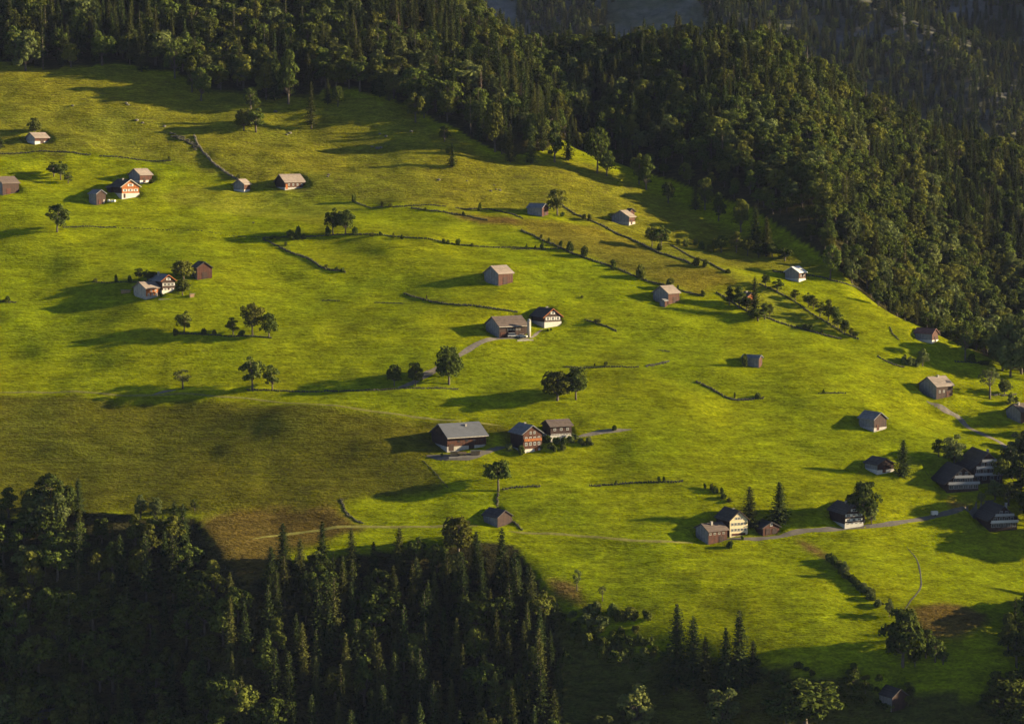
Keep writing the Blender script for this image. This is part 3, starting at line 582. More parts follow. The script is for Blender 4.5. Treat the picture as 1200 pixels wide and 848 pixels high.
def building(name, label, cat, u, v, r, lpx, fpx, hpx, pitch=32, ridge='x', wall='grey_wood', front=None, roof='roof_pale', plinth=None, ph=1.0,
             oh=0.7, windows=(), doors=(), chimney=None, barge=None, shutters=None, balcony=(), group=None, L=None, W=None, frame='paint_white', fascia=None, porch=None):
    """near corner at pixel (u,v); lpx / fpx are the widths of the left and front faces in the picture, hpx the eaves height"""
    p = at(u, v); s = ppm(p); az = math.atan((u - U0) / F_PX); rr = math.radians(r)
    L = L or fpx / (s * math.cos(rr)); W = W or lpx / (s * math.sin(rr)); H = hpx / (s * 0.97)
    span = W if ridge == 'x' else L
    tp = math.tan(math.radians(pitch)); rise = span / 2 * tp
    p.z += min(0.9, 0.16 * L * math.sin(rr) + 0.25)
    t = thing(name, label, cat, p, rr - az, group)
    depth = 4.5
    if ridge == 'x': prof = [(0, -depth), (0, H), (W / 2, H + rise), (W, H), (W, -depth)]; MB().prism([(a, b) for a, b in prof], 'x', 0, L).build('wall', M[wall], t)
    else: prof = [(0, -depth), (L, -depth), (L, H), (L / 2, H + rise), (0, H)]; MB().prism(prof, 'y', 0, W).build('wall', M[wall], t)
    if front:
        if ridge == 'x': MB().box(0.02, L - 0.02, -0.06, -0.004, -depth, H - 0.05).build('front_cladding', M[front], t)
        else: MB().prism([(0.02, -depth), (L - 0.02, -depth), (L - 0.02, H - 0.05), (L / 2, H + rise - 0.07), (0.02, H - 0.05)], 'y', -0.06, -0.004).build('front_cladding', M[front], t)
    if plinth:
        MB().box(-0.12, L + 0.12, -0.16, W + 0.12, -depth - 0.1, ph).build('plinth', M[plinth], t)
    th = 0.28; ge = 0.6; zo = 0.05
    if ridge == 'x':
        pr = [(-oh, H - oh * tp + zo), (W / 2, H + rise + zo), (W + oh, H - oh * tp + zo), (W + oh, H - oh * tp + th + zo), (W / 2, H + rise + th * 1.15 + zo), (-oh, H - oh * tp + th + zo)]
        ro = MB().prism(pr, 'x', -ge, L + ge).build('roof', M[roof], t)
    else:
        pr = [(-oh, H - oh * tp + zo), (-oh, H - oh * tp + th + zo), (L / 2, H + rise + th * 1.15 + zo), (L + oh, H - oh * tp + th + zo), (L + oh, H - oh * tp + zo), (L / 2, H + rise + zo)]
        ro = MB().prism(list(reversed(pr)), 'y', -ge, W + ge).build('roof', M[roof], t)
    if barge:
        b = MB()
        if ridge == 'y':
            for sg in (0, 1):
                x0, x1 = (-oh - 0.05, L / 2) if sg == 0 else (L + oh + 0.05, L / 2)
                b.add([(x0, -ge - 0.09, H - oh * tp - 0.05), (x1, -ge - 0.09, H + rise - 0.0), (x1, -ge - 0.09, H + rise + th * 1.3 + zo), (x0, -ge - 0.09, H - oh * tp + th + 0.1),
                       (x0, -ge - 0.02, H - oh * tp - 0.05), (x1, -ge - 0.02, H + rise - 0.0), (x1, -ge - 0.02, H + rise + th * 1.3 + zo), (x0, -ge - 0.02, H - oh * tp + th + 0.1)],
                      [(0, 1, 2, 3), (4, 7, 6, 5), (0, 4, 5, 1), (3, 2, 6, 7), (0, 3, 7, 4), (1, 5, 6, 2)])
            b.build('bargeboard', M[barge], ro)
        else:
            b.box(-ge, L + ge, -oh - 0.14, -oh - 0.02, H - oh * tp - 0.02, H - oh * tp + th + 0.02).build('fascia', M[barge], ro)
    if chimney:
        cx, cy, ch = chimney
        zt = H + rise
        c = MB().box(cx * L - 0.4, cx * L + 0.4, cy * W - 0.4, cy * W + 0.4, H + 0.2, zt + ch); c.box(cx * L - 0.5, cx * L + 0.5, cy * W - 0.5, cy * W + 0.5, zt + ch, zt + ch + 0.15)
        c.build('chimney', M['concrete'], ro)
    for (face, cx, cz, w, hh) in windows:
        a = cx * (L if face == 'front' else W)
        mb = MB(); ring_frame(mb, face, a, cz, w, hh, 0.12 if w > 0.8 else 0.09, 0.07, 0.16, W, L)
        wo_ = mb.build('window', M[frame], t)
        g = MB()
        if face == 'front': g.box(a - w / 2, a + w / 2, -0.11, -0.065, cz - hh / 2, cz + hh / 2)
        elif face == 'left': g.box(-0.11, -0.065, a - w / 2, a + w / 2, cz - hh / 2, cz + hh / 2)
        g.build('pane', M['glass'], wo_)
        if shutters and face == 'front':
            for sg in (-1, 1):
                x0 = a + sg * (w / 2 + 0.22 + w * 0.24)
                MB().box(x0 - w * 0.22, x0 + w * 0.22, -0.15, -0.065, cz - hh / 2 - 0.1, cz + hh / 2 + 0.1).build('shutter', M[shutters], t)
    for (face, cx, w, hh, mt) in doors:
        a = cx * (L if face == 'front' else W)
        g = MB()
        if face == 'front': g.box(a - w / 2, a + w / 2, -0.19, -0.062, -0.3, hh)
        else: g.box(-0.19, -0.062, a - w / 2, a + w / 2, -0.3, hh)
        g.build('door', M[mt], t)
    for (x0, x1, z0, dep, mt) in balcony:
        b = MB().box(x0 * L, x1 * L, -dep, -0.07, z0 - 0.2, z0)
        b.box(x0 * L, x1 * L, -dep - 0.1, -dep - 0.003, z0 - 0.2, z0 + 0.95)
        b.build('balcony', M[mt], t)
    if porch:
        x0, x1, dep, zt, mt = porch
        b = MB().add([(x0 * L, -dep, zt - 0.5), (x1 * L, -dep, zt - 0.5), (x1 * L, -0.07, zt), (x0 * L, -0.07, zt), (x0 * L, -dep, zt - 0.3), (x1 * L, -dep, zt - 0.3), (x1 * L, -0.07, zt + 0.2), (x0 * L, -0.07, zt + 0.2)],
                     [(0, 3, 2, 1), (4, 5, 6, 7), (0, 1, 5, 4), (1, 2, 6, 5), (2, 3, 7, 6), (3, 0, 4, 7)])
        b.build('porch_roof', M[mt], t)
        for xx in (x0, x1):
            MB().box(xx * L - 0.12, xx * L + 0.12, -dep + 0.1, -dep + 0.34, -1.5, zt - 0.48).build('post', M['dark_wood'], t)
    t['dims'] = (L, W, H)
    return t
for a_, k_ in SPECS: building(*a_, **k_)

# --- silo, cars, small farm things
def silo():
    p = at(620, 394.5); t = thing('silo', 'narrow beige silo standing at the end of the long barn', 'silo', p)
    MB().tube([(0, 0, -1.5), (0, 0, 7.2)], [0.85, 0.85], 14).build('shaft', M['silo'], t, True)
    MB().tube([(0, 0, 7.2), (0, 0, 7.9), (0, 0, 8.3)], [0.95, 0.6, 0.18], 14).build('cap', M['paint_grey'], t, True)
    MB().tube([(0, -0.95, 0), (0, -0.95, 7.3)], [0.07, 0.07], 6).build('ladder', M['paint_grey'], t)
silo()
def car(u, v, rz, label, van=False):
    p = at(u, v); p.z += 0.12; t = thing('parked_car', label, 'car', p, math.radians(rz))
    Ln, Wd = (4.9, 1.9) if van else (4.3, 1.75)
    top = 1.95 if van else 1.45
    pr = [(-Ln / 2, 0.35), (Ln / 2, 0.35), (Ln / 2, 0.8), (Ln / 2 - 0.9, 0.95), (-Ln / 2, 1.0)]
    MB().prism(pr, 'y', -Wd / 2, Wd / 2).build('body', M['paint_white'], t)
    c0, c1 = (-Ln / 2 + 0.05, Ln / 2 - 1.0) if van else (-Ln / 2 + 0.3, Ln / 2 - 1.3)
    g = MB(); g.add([(c0, -Wd / 2 + .06, 0.95), (c1, -Wd / 2 + .06, 0.95), (c1, Wd / 2 - .06, 0.95), (c0, Wd / 2 - .06, 0.95), (c0 + .3, -Wd / 2 + .18, top - .06), (c1 - .55, -Wd / 2 + .18, top - .06), (c1 - .55, Wd / 2 - .18, top - .06), (c0 + .3, Wd / 2 - .18, top - .06)],
                    [(0, 1, 5, 4), (1, 2, 6, 5), (2, 3, 7, 6), (3, 0, 4, 7), (4, 5, 6, 7)])
    g.build('window_band', M['glass'], t)
    MB().box(c0 + .28, c1 - .5, -Wd / 2 + .16, Wd / 2 - .16, top - .055, top).build('car_roof', M['paint_white'], t)
    for sx in (-1, 1):
        for sy in (-1, 1):
            w = MB(); w.tube([(sx * Ln * .3, sy * (Wd / 2 - .2), .33), (sx * Ln * .3, sy * (Wd / 2 + .02), .33)], [.33, .33], 10)
            w.build('wheel', M['rubber'], t)
car(601, 395.2, 12, 'white van parked in front of the long brown barn', True)
car(612.5, 395.6, -20, 'small white car parked next to the silo')
def slab(name, label, cat, u, v, r, L_, W_, H_, mat):
    p = at(u, v); t = thing(name, label, cat, p, math.radians(r))
    return t, L_, W_, H_
def yard_wall(u0, v0, u1, v1, label):
    a, b = at(u0, v0), at(u1, v1); d = b - a; ang = math.atan2(d.y, d.x)
    t = MB().box(0, math.hypot(d.x, d.y), -0.25, 0.25, -3.0, 0.5).build('retaining_wall', M['concrete'])
    t.location = a; t.rotation_euler = (0, 0, ang); return tag(t, label, 'wall')
yard_wall(606, 399.5, 625, 398.5, 'pale concrete retaining wall under the yard by the silo')
yard_wall(526, 536.5, 562, 534.5, 'grey retaining wall below the yard of the very large barn')
yard_wall(186, 351.5, 224, 349, 'pale garden wall in front of the farmhouse')
def trailer():
    p = at(1095, 604); t = thing('trailer', 'small white trailer box standing in the grass beside the road', 'trailer', p, math.radians(15))
    MB().box(-1.3, 1.3, -0.8, 0.8, 0.45, 2.0).build('box', M['paint_white'], t)
    for sx in (-1, 1):
        MB().tube([(0, sx * .65, .32), (0, sx * .83, .32)], [.32, .32], 10).build('wheel', M['rubber'], t)
    MB().tube([(-1.2, 0, .5), (-2.3, 0, .45)], [.05, .05], 6).build('drawbar', M['paint_grey'], t)
trailer()
def bale(u, v, label, group=None):
    p = at(u, v); rz = R.uniform(0, 3)
    o = MB().tube([(-.6, 0, .6), (-.5, 0, .6), (.5, 0, .6), (.6, 0, .6)], [.52, .62, .62, .52], 12).build('wrapped_bale', M['hay'], None, True)
    o.location = p; o.rotation_euler = (0, 0, rz); tag(o, label, 'bale', group)
for uu, vv in ((127.5, 236.5), (131, 237), (134, 236.8)):
    bale(uu, vv, 'white wrapped bale lying between the small hut and the orange chalet', 'bales by the orange chalet')
def woodpile(u, v, r, L_, label, group=None):
    p = at(u, v); t = thing('woodpile', label, 'woodpile', p, math.radians(r), group)
    rr = R; mb = MB()
    for row in range(6):
        for k in range(int(L_ / 0.36)):
            x = k * .36 + rr.uniform(-.05, .05) + (row % 2) * .18
            mb.tube([(x, -.5 + rr.uniform(-.08, .08), .15 + row * .27), (x, .5, .15 + row * .27)], [.17, .17], 5)
    mb.build('logs', M['log'], t)
    MB().box(-.3, L_ + .3, -.7, .7, 1.72, 1.8).build('cover_sheet', M['roof_grey'], t)
woodpile(528, 533.5, 5, 3.4, 'stack of split logs against the very large barn, left of the wagon', None)
woodpile(552, 532.6, 5, 4.2, 'long stack of split logs at the right end of the very large barn front', None)
woodpile(142, 344, 8, 4.5, 'stack of pale logs beside the pale gabled barn', None)
woodpile(222.5, 348.5, 30, 2.4, 'short log stack at the end of the garden wall under the tree', None)
def wagon():
    p = at(541, 533.5); t = thing('farm_wagon', 'wooden farm wagon parked before the very large barn', 'wagon', p, math.radians(6))
    MB().box(-1.9, 1.9, -.9, .9, .7, .85).build('bed', M['log'], t)
    for sy in (-1, 1): MB().box(-1.9, 1.9, sy * .9 - .04, sy * .9 + .04, .86, 1.5).build('side_board', M['log'], t)
    for sx in (-1, 1):
        for sy in (-1, 1): MB().tube([(sx * 1.3, sy * .75, .38), (sx * 1.3, sy * .93, .38)], [.38, .38], 10).build('wheel', M['rubber'], t)
wagon()
# ------------------------------------------------------------------ tree and bush shapes
def quads_mesh(name, C, A, Bv, mat):
    """leaf quads: centres C, half axes A and Bv (n,3)"""
    C, A, Bv = np.asarray(C), np.asarray(A), np.asarray(Bv); n = len(C)
    v = np.stack([C - A - Bv * .6, C + A - Bv, C + A * .75 + Bv, C - A + Bv * .8], 1).reshape(-1, 3)
    me = bpy.data.meshes.new(name)
    me.vertices.add(4 * n); me.vertices.foreach_set('co', v.astype(np.float32).ravel())
    me.loops.add(4 * n); me.loops.foreach_set('vertex_index', np.arange(4 * n))
    me.polygons.add(n); me.polygons.foreach_set('loop_start', np.arange(0, 4 * n, 4)); me.polygons.foreach_set('loop_total', np.full(n, 4))
    me.update(calc_edges=True); me.materials.append(mat)
    return me
def tube_mesh(name, tubes, mat, n=6):
    mb = MB()
    for pts, rads in tubes: mb.tube(pts, rads, n)
    me = bpy.data.meshes.new(name); me.from_pydata(mb.v, [], mb.f); me.update(); me.materials.append(mat)
    me.polygons.foreach_set('use_smooth', [True] * len(me.polygons))
    return me
def spruce_proto(seed, H=20.0, Rr=3.4, base=0.06, dens=1.0, mat='needle', power=0.85, tmat='bark', q=0.42):
    r = np.random.RandomState(seed); C = []; A = []; Bv = []
    z = base * H
    while z < H * 0.985:
        t = (z - base * H) / (H * (1 - base))
        ln0 = Rr * (1 - t) ** power * (0.82 + 0.30 * r.rand()) + 0.22
        if t < 0.12: ln0 *= 0.75 + 2 * t
        nb = int(r.randint(7, 10) * dens) if t < .9 else 5
        a0 = r.rand() * 6.28
        for k in range(max(1, nb)):
            an = a0 + 6.283 * k / nb + r.uniform(-.3, .3); ln = ln0 * r.uniform(.6, 1.18)
            dirv = np.array([math.cos(an), math.sin(an), 0]); side = np.array([-math.sin(an), math.cos(an), 0])
            drp = -0.42 + 0.75 * t + r.uniform(-.12, .12)
            m = 1 + int(ln / 0.62)
            for j in range(m):
                f = (j + r.uniform(.35, .9)) / m
                c = dirv * ln * f + np.array([0, 0, z + drp * ln * f + 0.22 * ln * f * f]) + side * r.uniform(-.25, .25) * ln * .4 * (1 - .4 * f)
                wd = q * (0.55 + 0.65 * (1 - f)) * r.uniform(.7, 1.3) * (1.0 - .35 * t)
                roll = r.uniform(-.75, .75)
                up = np.array([0, 0, 1.0])
                b = side * math.cos(roll) + up * math.sin(roll)
                a = dirv + up * (drp + r.uniform(-.35, .15))
                C.append(c); A.append(a * wd * 1.1); Bv.append(b * wd * .72)
                if r.rand() < .45:      # hanging spray
                    C.append(c - up * wd * .6); A.append(side * wd * .7 + dirv * r.uniform(-.3, .3) * wd); Bv.append(-up * wd * .8 + dirv * r.uniform(-.2, .3) * wd)
        z += 0.50 * (1 + .25 * r.rand()) * (1 - .35 * t) / max(.55, min(1, dens))
    cr = quads_mesh('spruce_crown', C, A, Bv, M[mat])
    tr = tube_mesh('spruce_trunk', [([(0, 0, -1.2), (0, 0, H * .45), (0, 0, H * .99)], [.30, .19, .03])], M[tmat])
    return cr, tr, H, 2 * Rr * .92
def rand_dir(r, n):
    v = r.normal(size=(n, 3)); return v / np.linalg.norm(v, axis=1)[:, None]
def broad_proto(seed, H=14.0, Rr=5.0, bole=0.16, clumps=22, per=85, leaf=.36, shape='round', mat='leaf', spread=1.0):
    r = np.random.RandomState(seed); C = []; A = []; Bv = []; tubes = []
    zc = H * (bole + (1 - bole) * .5); rz = H * (1 - bole) * .5
    tubes.append(([(0, 0, -1.2), (r.uniform(-.1, .1), r.uniform(-.1, .1), H * bole), (r.uniform(-.3, .3), r.uniform(-.3, .3), H * .62)], [.50, .40, .14]))
    ds = []
    while len(ds) < clumps:              # well separated clump directions
        d = rand_dir(r, 1)[0]
        if d[2] < -.85: continue
        if all((d @ e) < (1 - 1.5 / clumps) for e in ds) or r.rand() < .06: ds.append(d)
    for i, d in enumerate(ds):
        f = r.uniform(.48, .90)
        rad = Rr
        if shape == 'cone': rad = Rr * (1.05 - .62 * (d[2] + 1) / 2)
        if shape == 'oval': rad = Rr * (1.0 - .22 * d[2])
        c = np.array([d[0] * rad * f, d[1] * rad * f, zc + d[2] * rz * f])
        cr_ = Rr * r.uniform(.22, .46) * spread
        if r.rand() < .9:
            k = np.array([0, 0, H * (bole + .12 + .3 * max(0, d[2]))]); mid = (k + c) / 2 + np.array([0, 0, -.3])
            tubes.append(([tuple(k), tuple(mid), tuple(c)], [.13, .09, .04]))
        n = int(per * r.uniform(.7, 1.25)); dd = rand_dir(r, n)
        dd[:, 2] = np.where(dd[:, 2] < -.5, -dd[:, 2], dd[:, 2])
        sc = np.array([1.0, 1.0, .82]) * cr_
        rr = r.uniform(.55, 1.08, n)[:, None] ** .6
        pc = c + dd * sc * rr + r.normal(size=(n, 3)) * .10
        nn = dd + .5 * r.normal(size=(n, 3)); nn /= np.linalg.norm(nn, axis=1)[:, None]
        tt = np.cross(nn, rand_dir(r, n)); tt /= np.linalg.norm(tt, axis=1)[:, None] + 1e-6
        bb = np.cross(nn, tt); sz = leaf * r.uniform(.6, 1.35, n)[:, None]
        C.append(pc); A.append(tt * sz); Bv.append(bb * sz * .8)
    cr = quads_mesh('broadleaf_crown', np.concatenate(C), np.concatenate(A), np.concatenate(Bv), M[mat])
    tr = tube_mesh('broadleaf_trunk', tubes, M['bark'], 5)
    return cr, tr, H, 2 * Rr * .98
def bush_proto(seed, Hh=3.0, Rr=1.9, per=60, clumps=11, leaf=.26, mat='leaf'):
    r = np.random.RandomState(seed); C = []; A = []; Bv = []
    for i in range(clumps):
        a = r.rand() * 6.28; q = Rr * .55 * math.sqrt(r.rand()); c = np.array([q * math.cos(a), q * math.sin(a), Hh * r.uniform(.18, .68)])
        cr_ = Rr * r.uniform(.32, .5); n = int(per * r.uniform(.7, 1.3)); dd = rand_dir(r, n)
        pc = c + dd * cr_ * r.uniform(.6, 1.1, n)[:, None]; pc[:, 2] = np.maximum(pc[:, 2], .02)
        nn = dd + .7 * r.normal(size=(n, 3)); nn /= np.linalg.norm(nn, axis=1)[:, None]
        tt = np.cross(nn, rand_dir(r, n)); tt /= np.linalg.norm(tt, axis=1)[:, None] + 1e-6; bb = np.cross(nn, tt)
        sz = leaf * r.uniform(.6, 1.4, n)[:, None]; C.append(pc); A.append(tt * sz); Bv.append(bb * sz * .8)
    return quads_mesh('bush_foliage', np.concatenate(C), np.concatenate(A), np.concatenate(Bv), M[mat]), None, Hh, 2 * Rr * .95
PR = {
    'spruce': [spruce_proto(1), spruce_proto(2, 20, 2.9), spruce_proto(3, 20, 3.9, power=.75), spruce_proto(4, 20, 2.5, .12), spruce_proto(5, 20, 3.4, .2, .85)],
    'thin_spruce': [spruce_proto(8, 20, 1.9, .03), spruce_proto(9, 20, 2.2, .3, .6)],
    'dead': [spruce_proto(11, 20, 2.2, .15, .45, 'deadneedle', tmat='deadwood'), spruce_proto(12, 20, 1.4, .3, .25, 'deadneedle', tmat='deadwood', q=.3)],
    'broad': [broad_proto(21), broad_proto(22, 14, 4.6, .12, 24, 80, shape='oval'), broad_proto(23, 15, 4.4, .06, 26, 78, shape='cone'), broad_proto(24, 14, 5.4, .14, 28, 75), broad_proto(25, 15, 4.0, .08, 22, 85, shape='oval'), broad_proto(26, 15, 4.8, .05, 30, 72, shape='cone')],
    'round': [broad_proto(31, 13, 5.2, .12, 32, 85), broad_proto(32, 13, 5.0, .10, 32, 85), broad_proto(33, 13, 5.3, .30, 32, 90)],
    'sparse': [broad_proto(41, 13, 4.2, .22, 17, 34, .28, mat='leaf_pale', spread=.85), broad_proto(42, 13, 4.4, .2, 20, 44, .30, mat='leaf_pale', spread=.9)],
    'pale': [broad_proto(45, 14, 5.2, .06, 28, 85, .36, mat='leaf_pale'), broad_proto(46, 14, 4.6, .05, 26, 85, .36, 'oval', mat='leaf_pale')],
    'bush': [bush_proto(51), bush_proto(52, 3.2, 1.6), bush_proto(53, 2.6, 2.1)],
    'pale_bush': [bush_proto(55, mat='leaf_pale'), bush_proto(56, 3.0, 1.7, mat='leaf_pale')],
}
NAMES = {'spruce': 'spruce_tree', 'thin_spruce': 'spruce_tree', 'dead': 'dead_spruce', 'broad': 'broadleaf_tree', 'round': 'broadleaf_tree', 'sparse': 'broadleaf_tree', 'pale': 'broadleaf_tree', 'bush': 'bush', 'pale_bush': 'bush'}
CATS = {'spruce_tree': 'spruce', 'dead_spruce': 'dead tree', 'broadleaf_tree': 'tree', 'bush': 'bush'}
SRC = {}
TREES = []
def plant(kind, var, loc, rz, sxy, sz, label, group=None):
    cr, tr, H, W = PR[kind][var]; nm = NAMES[kind]
    if tr is None:
        o = link(bpy.data.objects.new(nm, cr)); o.location = loc; o.rotation_euler = (0, 0, rz); o.scale = (sxy, sxy, sz)
        return tag(o, label, CATS[nm], group)
    e = thing(nm, label, CATS[nm], loc, rz, group); e.scale = (sxy, sxy, sz)
    c = link(bpy.data.objects.new('crown', cr)); c.parent = e
    t = link(bpy.data.objects.new('trunk', tr)); t.parent = e
    if (kind, var) not in SRC: SRC[(kind, var)] = (c, t)
    return e
def T(kind, u, v, hpx, wpx, label, group=None, var=None):
    p = at(u, v); s = ppm(p); i = R.randrange(len(PR[kind])) if var is None else var
    cr, tr, H, W = PR[kind][i]
    return plant(kind, i, p, R.uniform(0, 6.28), wpx / s / W, hpx / (s * .975) / H, label, group)
# ------------------------------------------------------------------ dry stone walls and banks
def stone_line(pts, label, hgt=0.9, wid=0.9, mat='stone', gap=0.0, group=None, step=0.62):
    L = smooth_line(pts, step); r = R; mb = MB()
    o0 = L[0].copy()
    ico = [(0, 0, 1), (.9, 0, .3), (.28, .86, .3), (-.73, .53, .3), (-.73, -.53, .3), (.28, -.86, .3), (.5, .5, -.6), (-.6, .2, -.6), (.1, -.7, -.6)]
    fc = [(0, 1, 2), (0, 2, 3), (0, 3, 4), (0, 4, 5), (0, 5, 1), (1, 6, 2), (2, 6, 7), (2, 7, 3), (3, 7, 4), (4, 7, 8), (4, 8, 5), (5, 8, 1), (1, 8, 6)]
    for p in L:
        if r.random() < gap: continue
        for k in range(2):
            q = Vector((p.x + r.uniform(-.4, .4) * wid, p.y + r.uniform(-.4, .4) * wid, 0)); z = float(h(q.x, q.y))
            a = r.uniform(0, 6.28); sx, sy, sz = r.uniform(.4, .7) * wid * .9, r.uniform(.35, .6) * wid * .9, hgt * r.uniform(.5, .9)
            ca, sa = math.cos(a), math.sin(a)
            mb.add([((x * sx) * ca - (y * sy) * sa + q.x - o0.x, (x * sx) * sa + (y * sy) * ca + q.y - o0.y, zz * sz + z + sz * .25 - o0.z) for x, y, zz in ico], fc)
    o = mb.build('stone_wall', M[mat]); o.location = o0
    return tag(o, label, 'wall', group)
S = stone_line
S([(228, 160), (232, 170), (240, 181), (250, 192), (258, 198), (268, 205), (278, 211)], 'tall dry stone wall climbing diagonally from the small barn to the rubble heap', 1.3, 1.0, 'paler_stone')
S([(-10, 180), (18, 180), (55, 177.5), (105, 181.5)], 'low stone bank along the pasture edge below the highest barn', .6, .9)
S([(118, 183), (160, 187), (200, 188.5)], 'low stone bank ending at a small bush above the bright field', .6, .9)
S([(75, 266.5), (110, 266), (136, 266.5)], 'short dark bank beside the lone tree under the orange chalet', .6, .9)
S([(136, 267), (200, 270), (250, 273), (305, 278)], 'thin broken stone line leading to the tree clump', .35, .5, gap=.45)
S([(309, 281), (330, 291), (360, 303), (378, 314), (405, 319)], 'dark diagonal stone wall running down from the twin tree clump', .95, 1.0)
S([(308, 279), (340, 278), (400, 275), (450, 276), (520, 284), (600, 290), (642, 292)], 'long stone bank with bushes passing under the twin trees', .7, .8)
S([(414, 236), (450, 243), (490, 241), (522, 242)], 'stone bank along the upper pasture with small bushes on it', .6, .9)
S([(482, 244), (505, 247), (540, 252), (571, 258)], 'dark stone bank along the brown wet patch', .7, .9)
S([(535, 244), (562, 245), (590, 249), (612, 256)], 'stone bank above the brown wet patch', .7, .9)
S([(611, 270), (632, 280), (660, 292), (688, 303), (720, 314), (752, 327), (790, 338), (823, 347)], 'stone wall dotted with bushes along the lower side of the brown field', .9, 1.0)
S([(600, 292), (640, 292), (658, 291)], 'short low bank meeting the brown field wall', .5, .7)
S([(655, 238), (664, 245), (690, 258), (740, 281), (765, 293), (790, 302), (811, 310)], 'long dark wall climbing the upper side of the brown field', 1.0, 1.1)
S([(786, 288), (815, 303), (838, 312), (855, 320)], 'short stone wall among bushes near the pale roofed barn by the forest', .8, 1.0)
S([(474, 344), (490, 349), (503, 353), (530, 357), (556, 358.5), (580, 362), (606, 366)], 'stone wall above the long barn with the silo', .8, .9)
S([(378, 352), (397, 352.5)], 'short stub of stone bank in the open meadow', .4, .7)
S([(440, 354.5), (471, 355.5)], 'low stub of stone bank left of the wall above the silo barn', .45, .7)
S([(686, 375.5), (703, 380), (722, 388)], 'short dark wall with one round bush in the open meadow', .8, .9)
S([(661, 430), (700, 430.5), (748, 430)], 'low straight wall above the two big round trees', .6, .7)
S([(757, 429), (770, 427), (783, 424)], 'rubble bank with pale stones at the end of the straight wall', .7, 1.2, 'paler_stone')
S([(772, 410.5), (784, 411.5)], 'tiny stone bank alone in the grass', .5, .8)
S([(816, 447), (832, 455), (858, 468), (894, 466.5)], 'angled dark stone wall bending in the middle of the meadow', .9, 1.0)
S([(692, 569), (725, 567), (760, 565), (800, 564)], 'straight field wall with two clipped bushes', .7, .8)
S([(960, 461), (990, 460.5)], 'short low bank above the dark roofed barn', .5, .8)
S([(840, 343), (870, 362), (905, 375), (930, 383), (960, 391), (985, 397)], 'dark wall passing below the clump that hides the little red house', .9, 1.0)
S([(890, 333), (912, 343), (935, 356), (962, 374), (985, 388), (1006, 397)], 'wall under the hedge of round trees', .7, .9)
S([(906, 318), (935, 322), (962, 325), (985, 331), (1008, 339)], 'stone wall following the forest edge behind the white roofed barn', .8, .9)
S([(1084, 378), (1105, 388), (1130, 400), (1160, 413)], 'diagonal stone wall on the crest of the right hand meadow', .7, .8)
S([(380, 458), (402, 458.5), (440, 457), (485, 455), (520, 455), (536, 456)], 'stone wall in the shadow under the row of three trees', .7, .9)
S([(290, 457.5), (330, 458), (380, 459)], 'low stone bank under the tall and the short field tree', .6, .8)
S([(205, 391), (240, 392), (280, 394), (318, 396)], 'dark bank carrying the row of field trees', .7, .9)
S([(108, 330), (150, 330.5), (180, 330)], 'low bank behind the orange fronted barn', .5, .7)
S([(-10, 354), (18, 354.5)], 'short bank with a bush in the western meadow', .6, .9)
S([(590, 573), (610, 570.5), (632, 570)], 'low mossy wall right of the round tree on a trunk', .7, .9)
S([(583, 578), (583, 592), (588, 601), (602, 612), (612, 621)], 'rubble line running from the round tree down to the dark little barn', .6, 1.0)
S([(496, 540), (508, 552), (525, 571)], 'narrow ditch wall below the yard of the very large barn', .35, .5)
S([(400, 586), (404, 598), (412, 606), (424, 613)], 'earthy stone bank between bracken and green field', .6, 1.1)
S([(1030, 418), (1042, 425), (1058, 430)], 'stone bank curving round the hollow', .7, 1.0)
S([(1043, 384), (1046, 391), (1053, 398)], 'small curved bank above the hollow', .5, .8)
S([(1163, 463), (1180, 463), (1190, 462)], 'pale stone heap beside the bare branched tree', .6, 1.0, 'paler_stone')
S([(1120, 424), (1140, 425), (1158, 426)], 'dark bank beneath the thin pale tree', .7, 1.0)
S([(200, 156), (212, 162), (225, 168), (232, 174)], 'grey rubble heap at the top of the long wall', .7, 3.6, 'stone', gap=.3)
# boulders in the rough pasture
def boulder(u, v, s, label, group):
    r = R; bm = bmesh.new(); bmesh.ops.create_icosphere(bm, subdivisions=1, radius=1)
    for vv in bm.verts: vv.co = Vector((vv.co.x * r.uniform(.8, 1.25), vv.co.y * r.uniform(.8, 1.25), vv.co.z * r.uniform(.55, .85)))
    me = bpy.data.meshes.new('boulder'); bm.to_mesh(me); bm.free(); me.materials.append(M['paler_stone'])
    o = link(bpy.data.objects.new('boulder', me)); o.location = at(u, v); o.scale = (s, s, s); o.rotation_euler = (0, 0, r.uniform(0, 6)); tag(o, label, 'boulder', group)
for u, v, s in [(514, 211, 1.1), (575, 224, .9), (581, 222, .8), (586, 223, .9), (579, 217, .7), (385, 205, 1.0), (384, 207, .8), (148, 121, 1.1), (150, 123, .9), (85, 124, 1.0), (442, 174, 1.4), (446, 173, 1.2), (436, 172, 1.0), (482, 154, 1.1), (452, 160, 1.0), (323, 131, 1.2), (340, 156, 1.3), (336, 158, 1.0), (193, 148, 1.1), (160, 141, 1.3), (167, 144, 1.0), (297, 261, .7), (445, 157, .9), (579, 166, .8), (547, 212, .7)]:
    boulder(u, v, s, 'pale boulder lying in the rough pasture below the forest', 'boulders in the rough pasture')

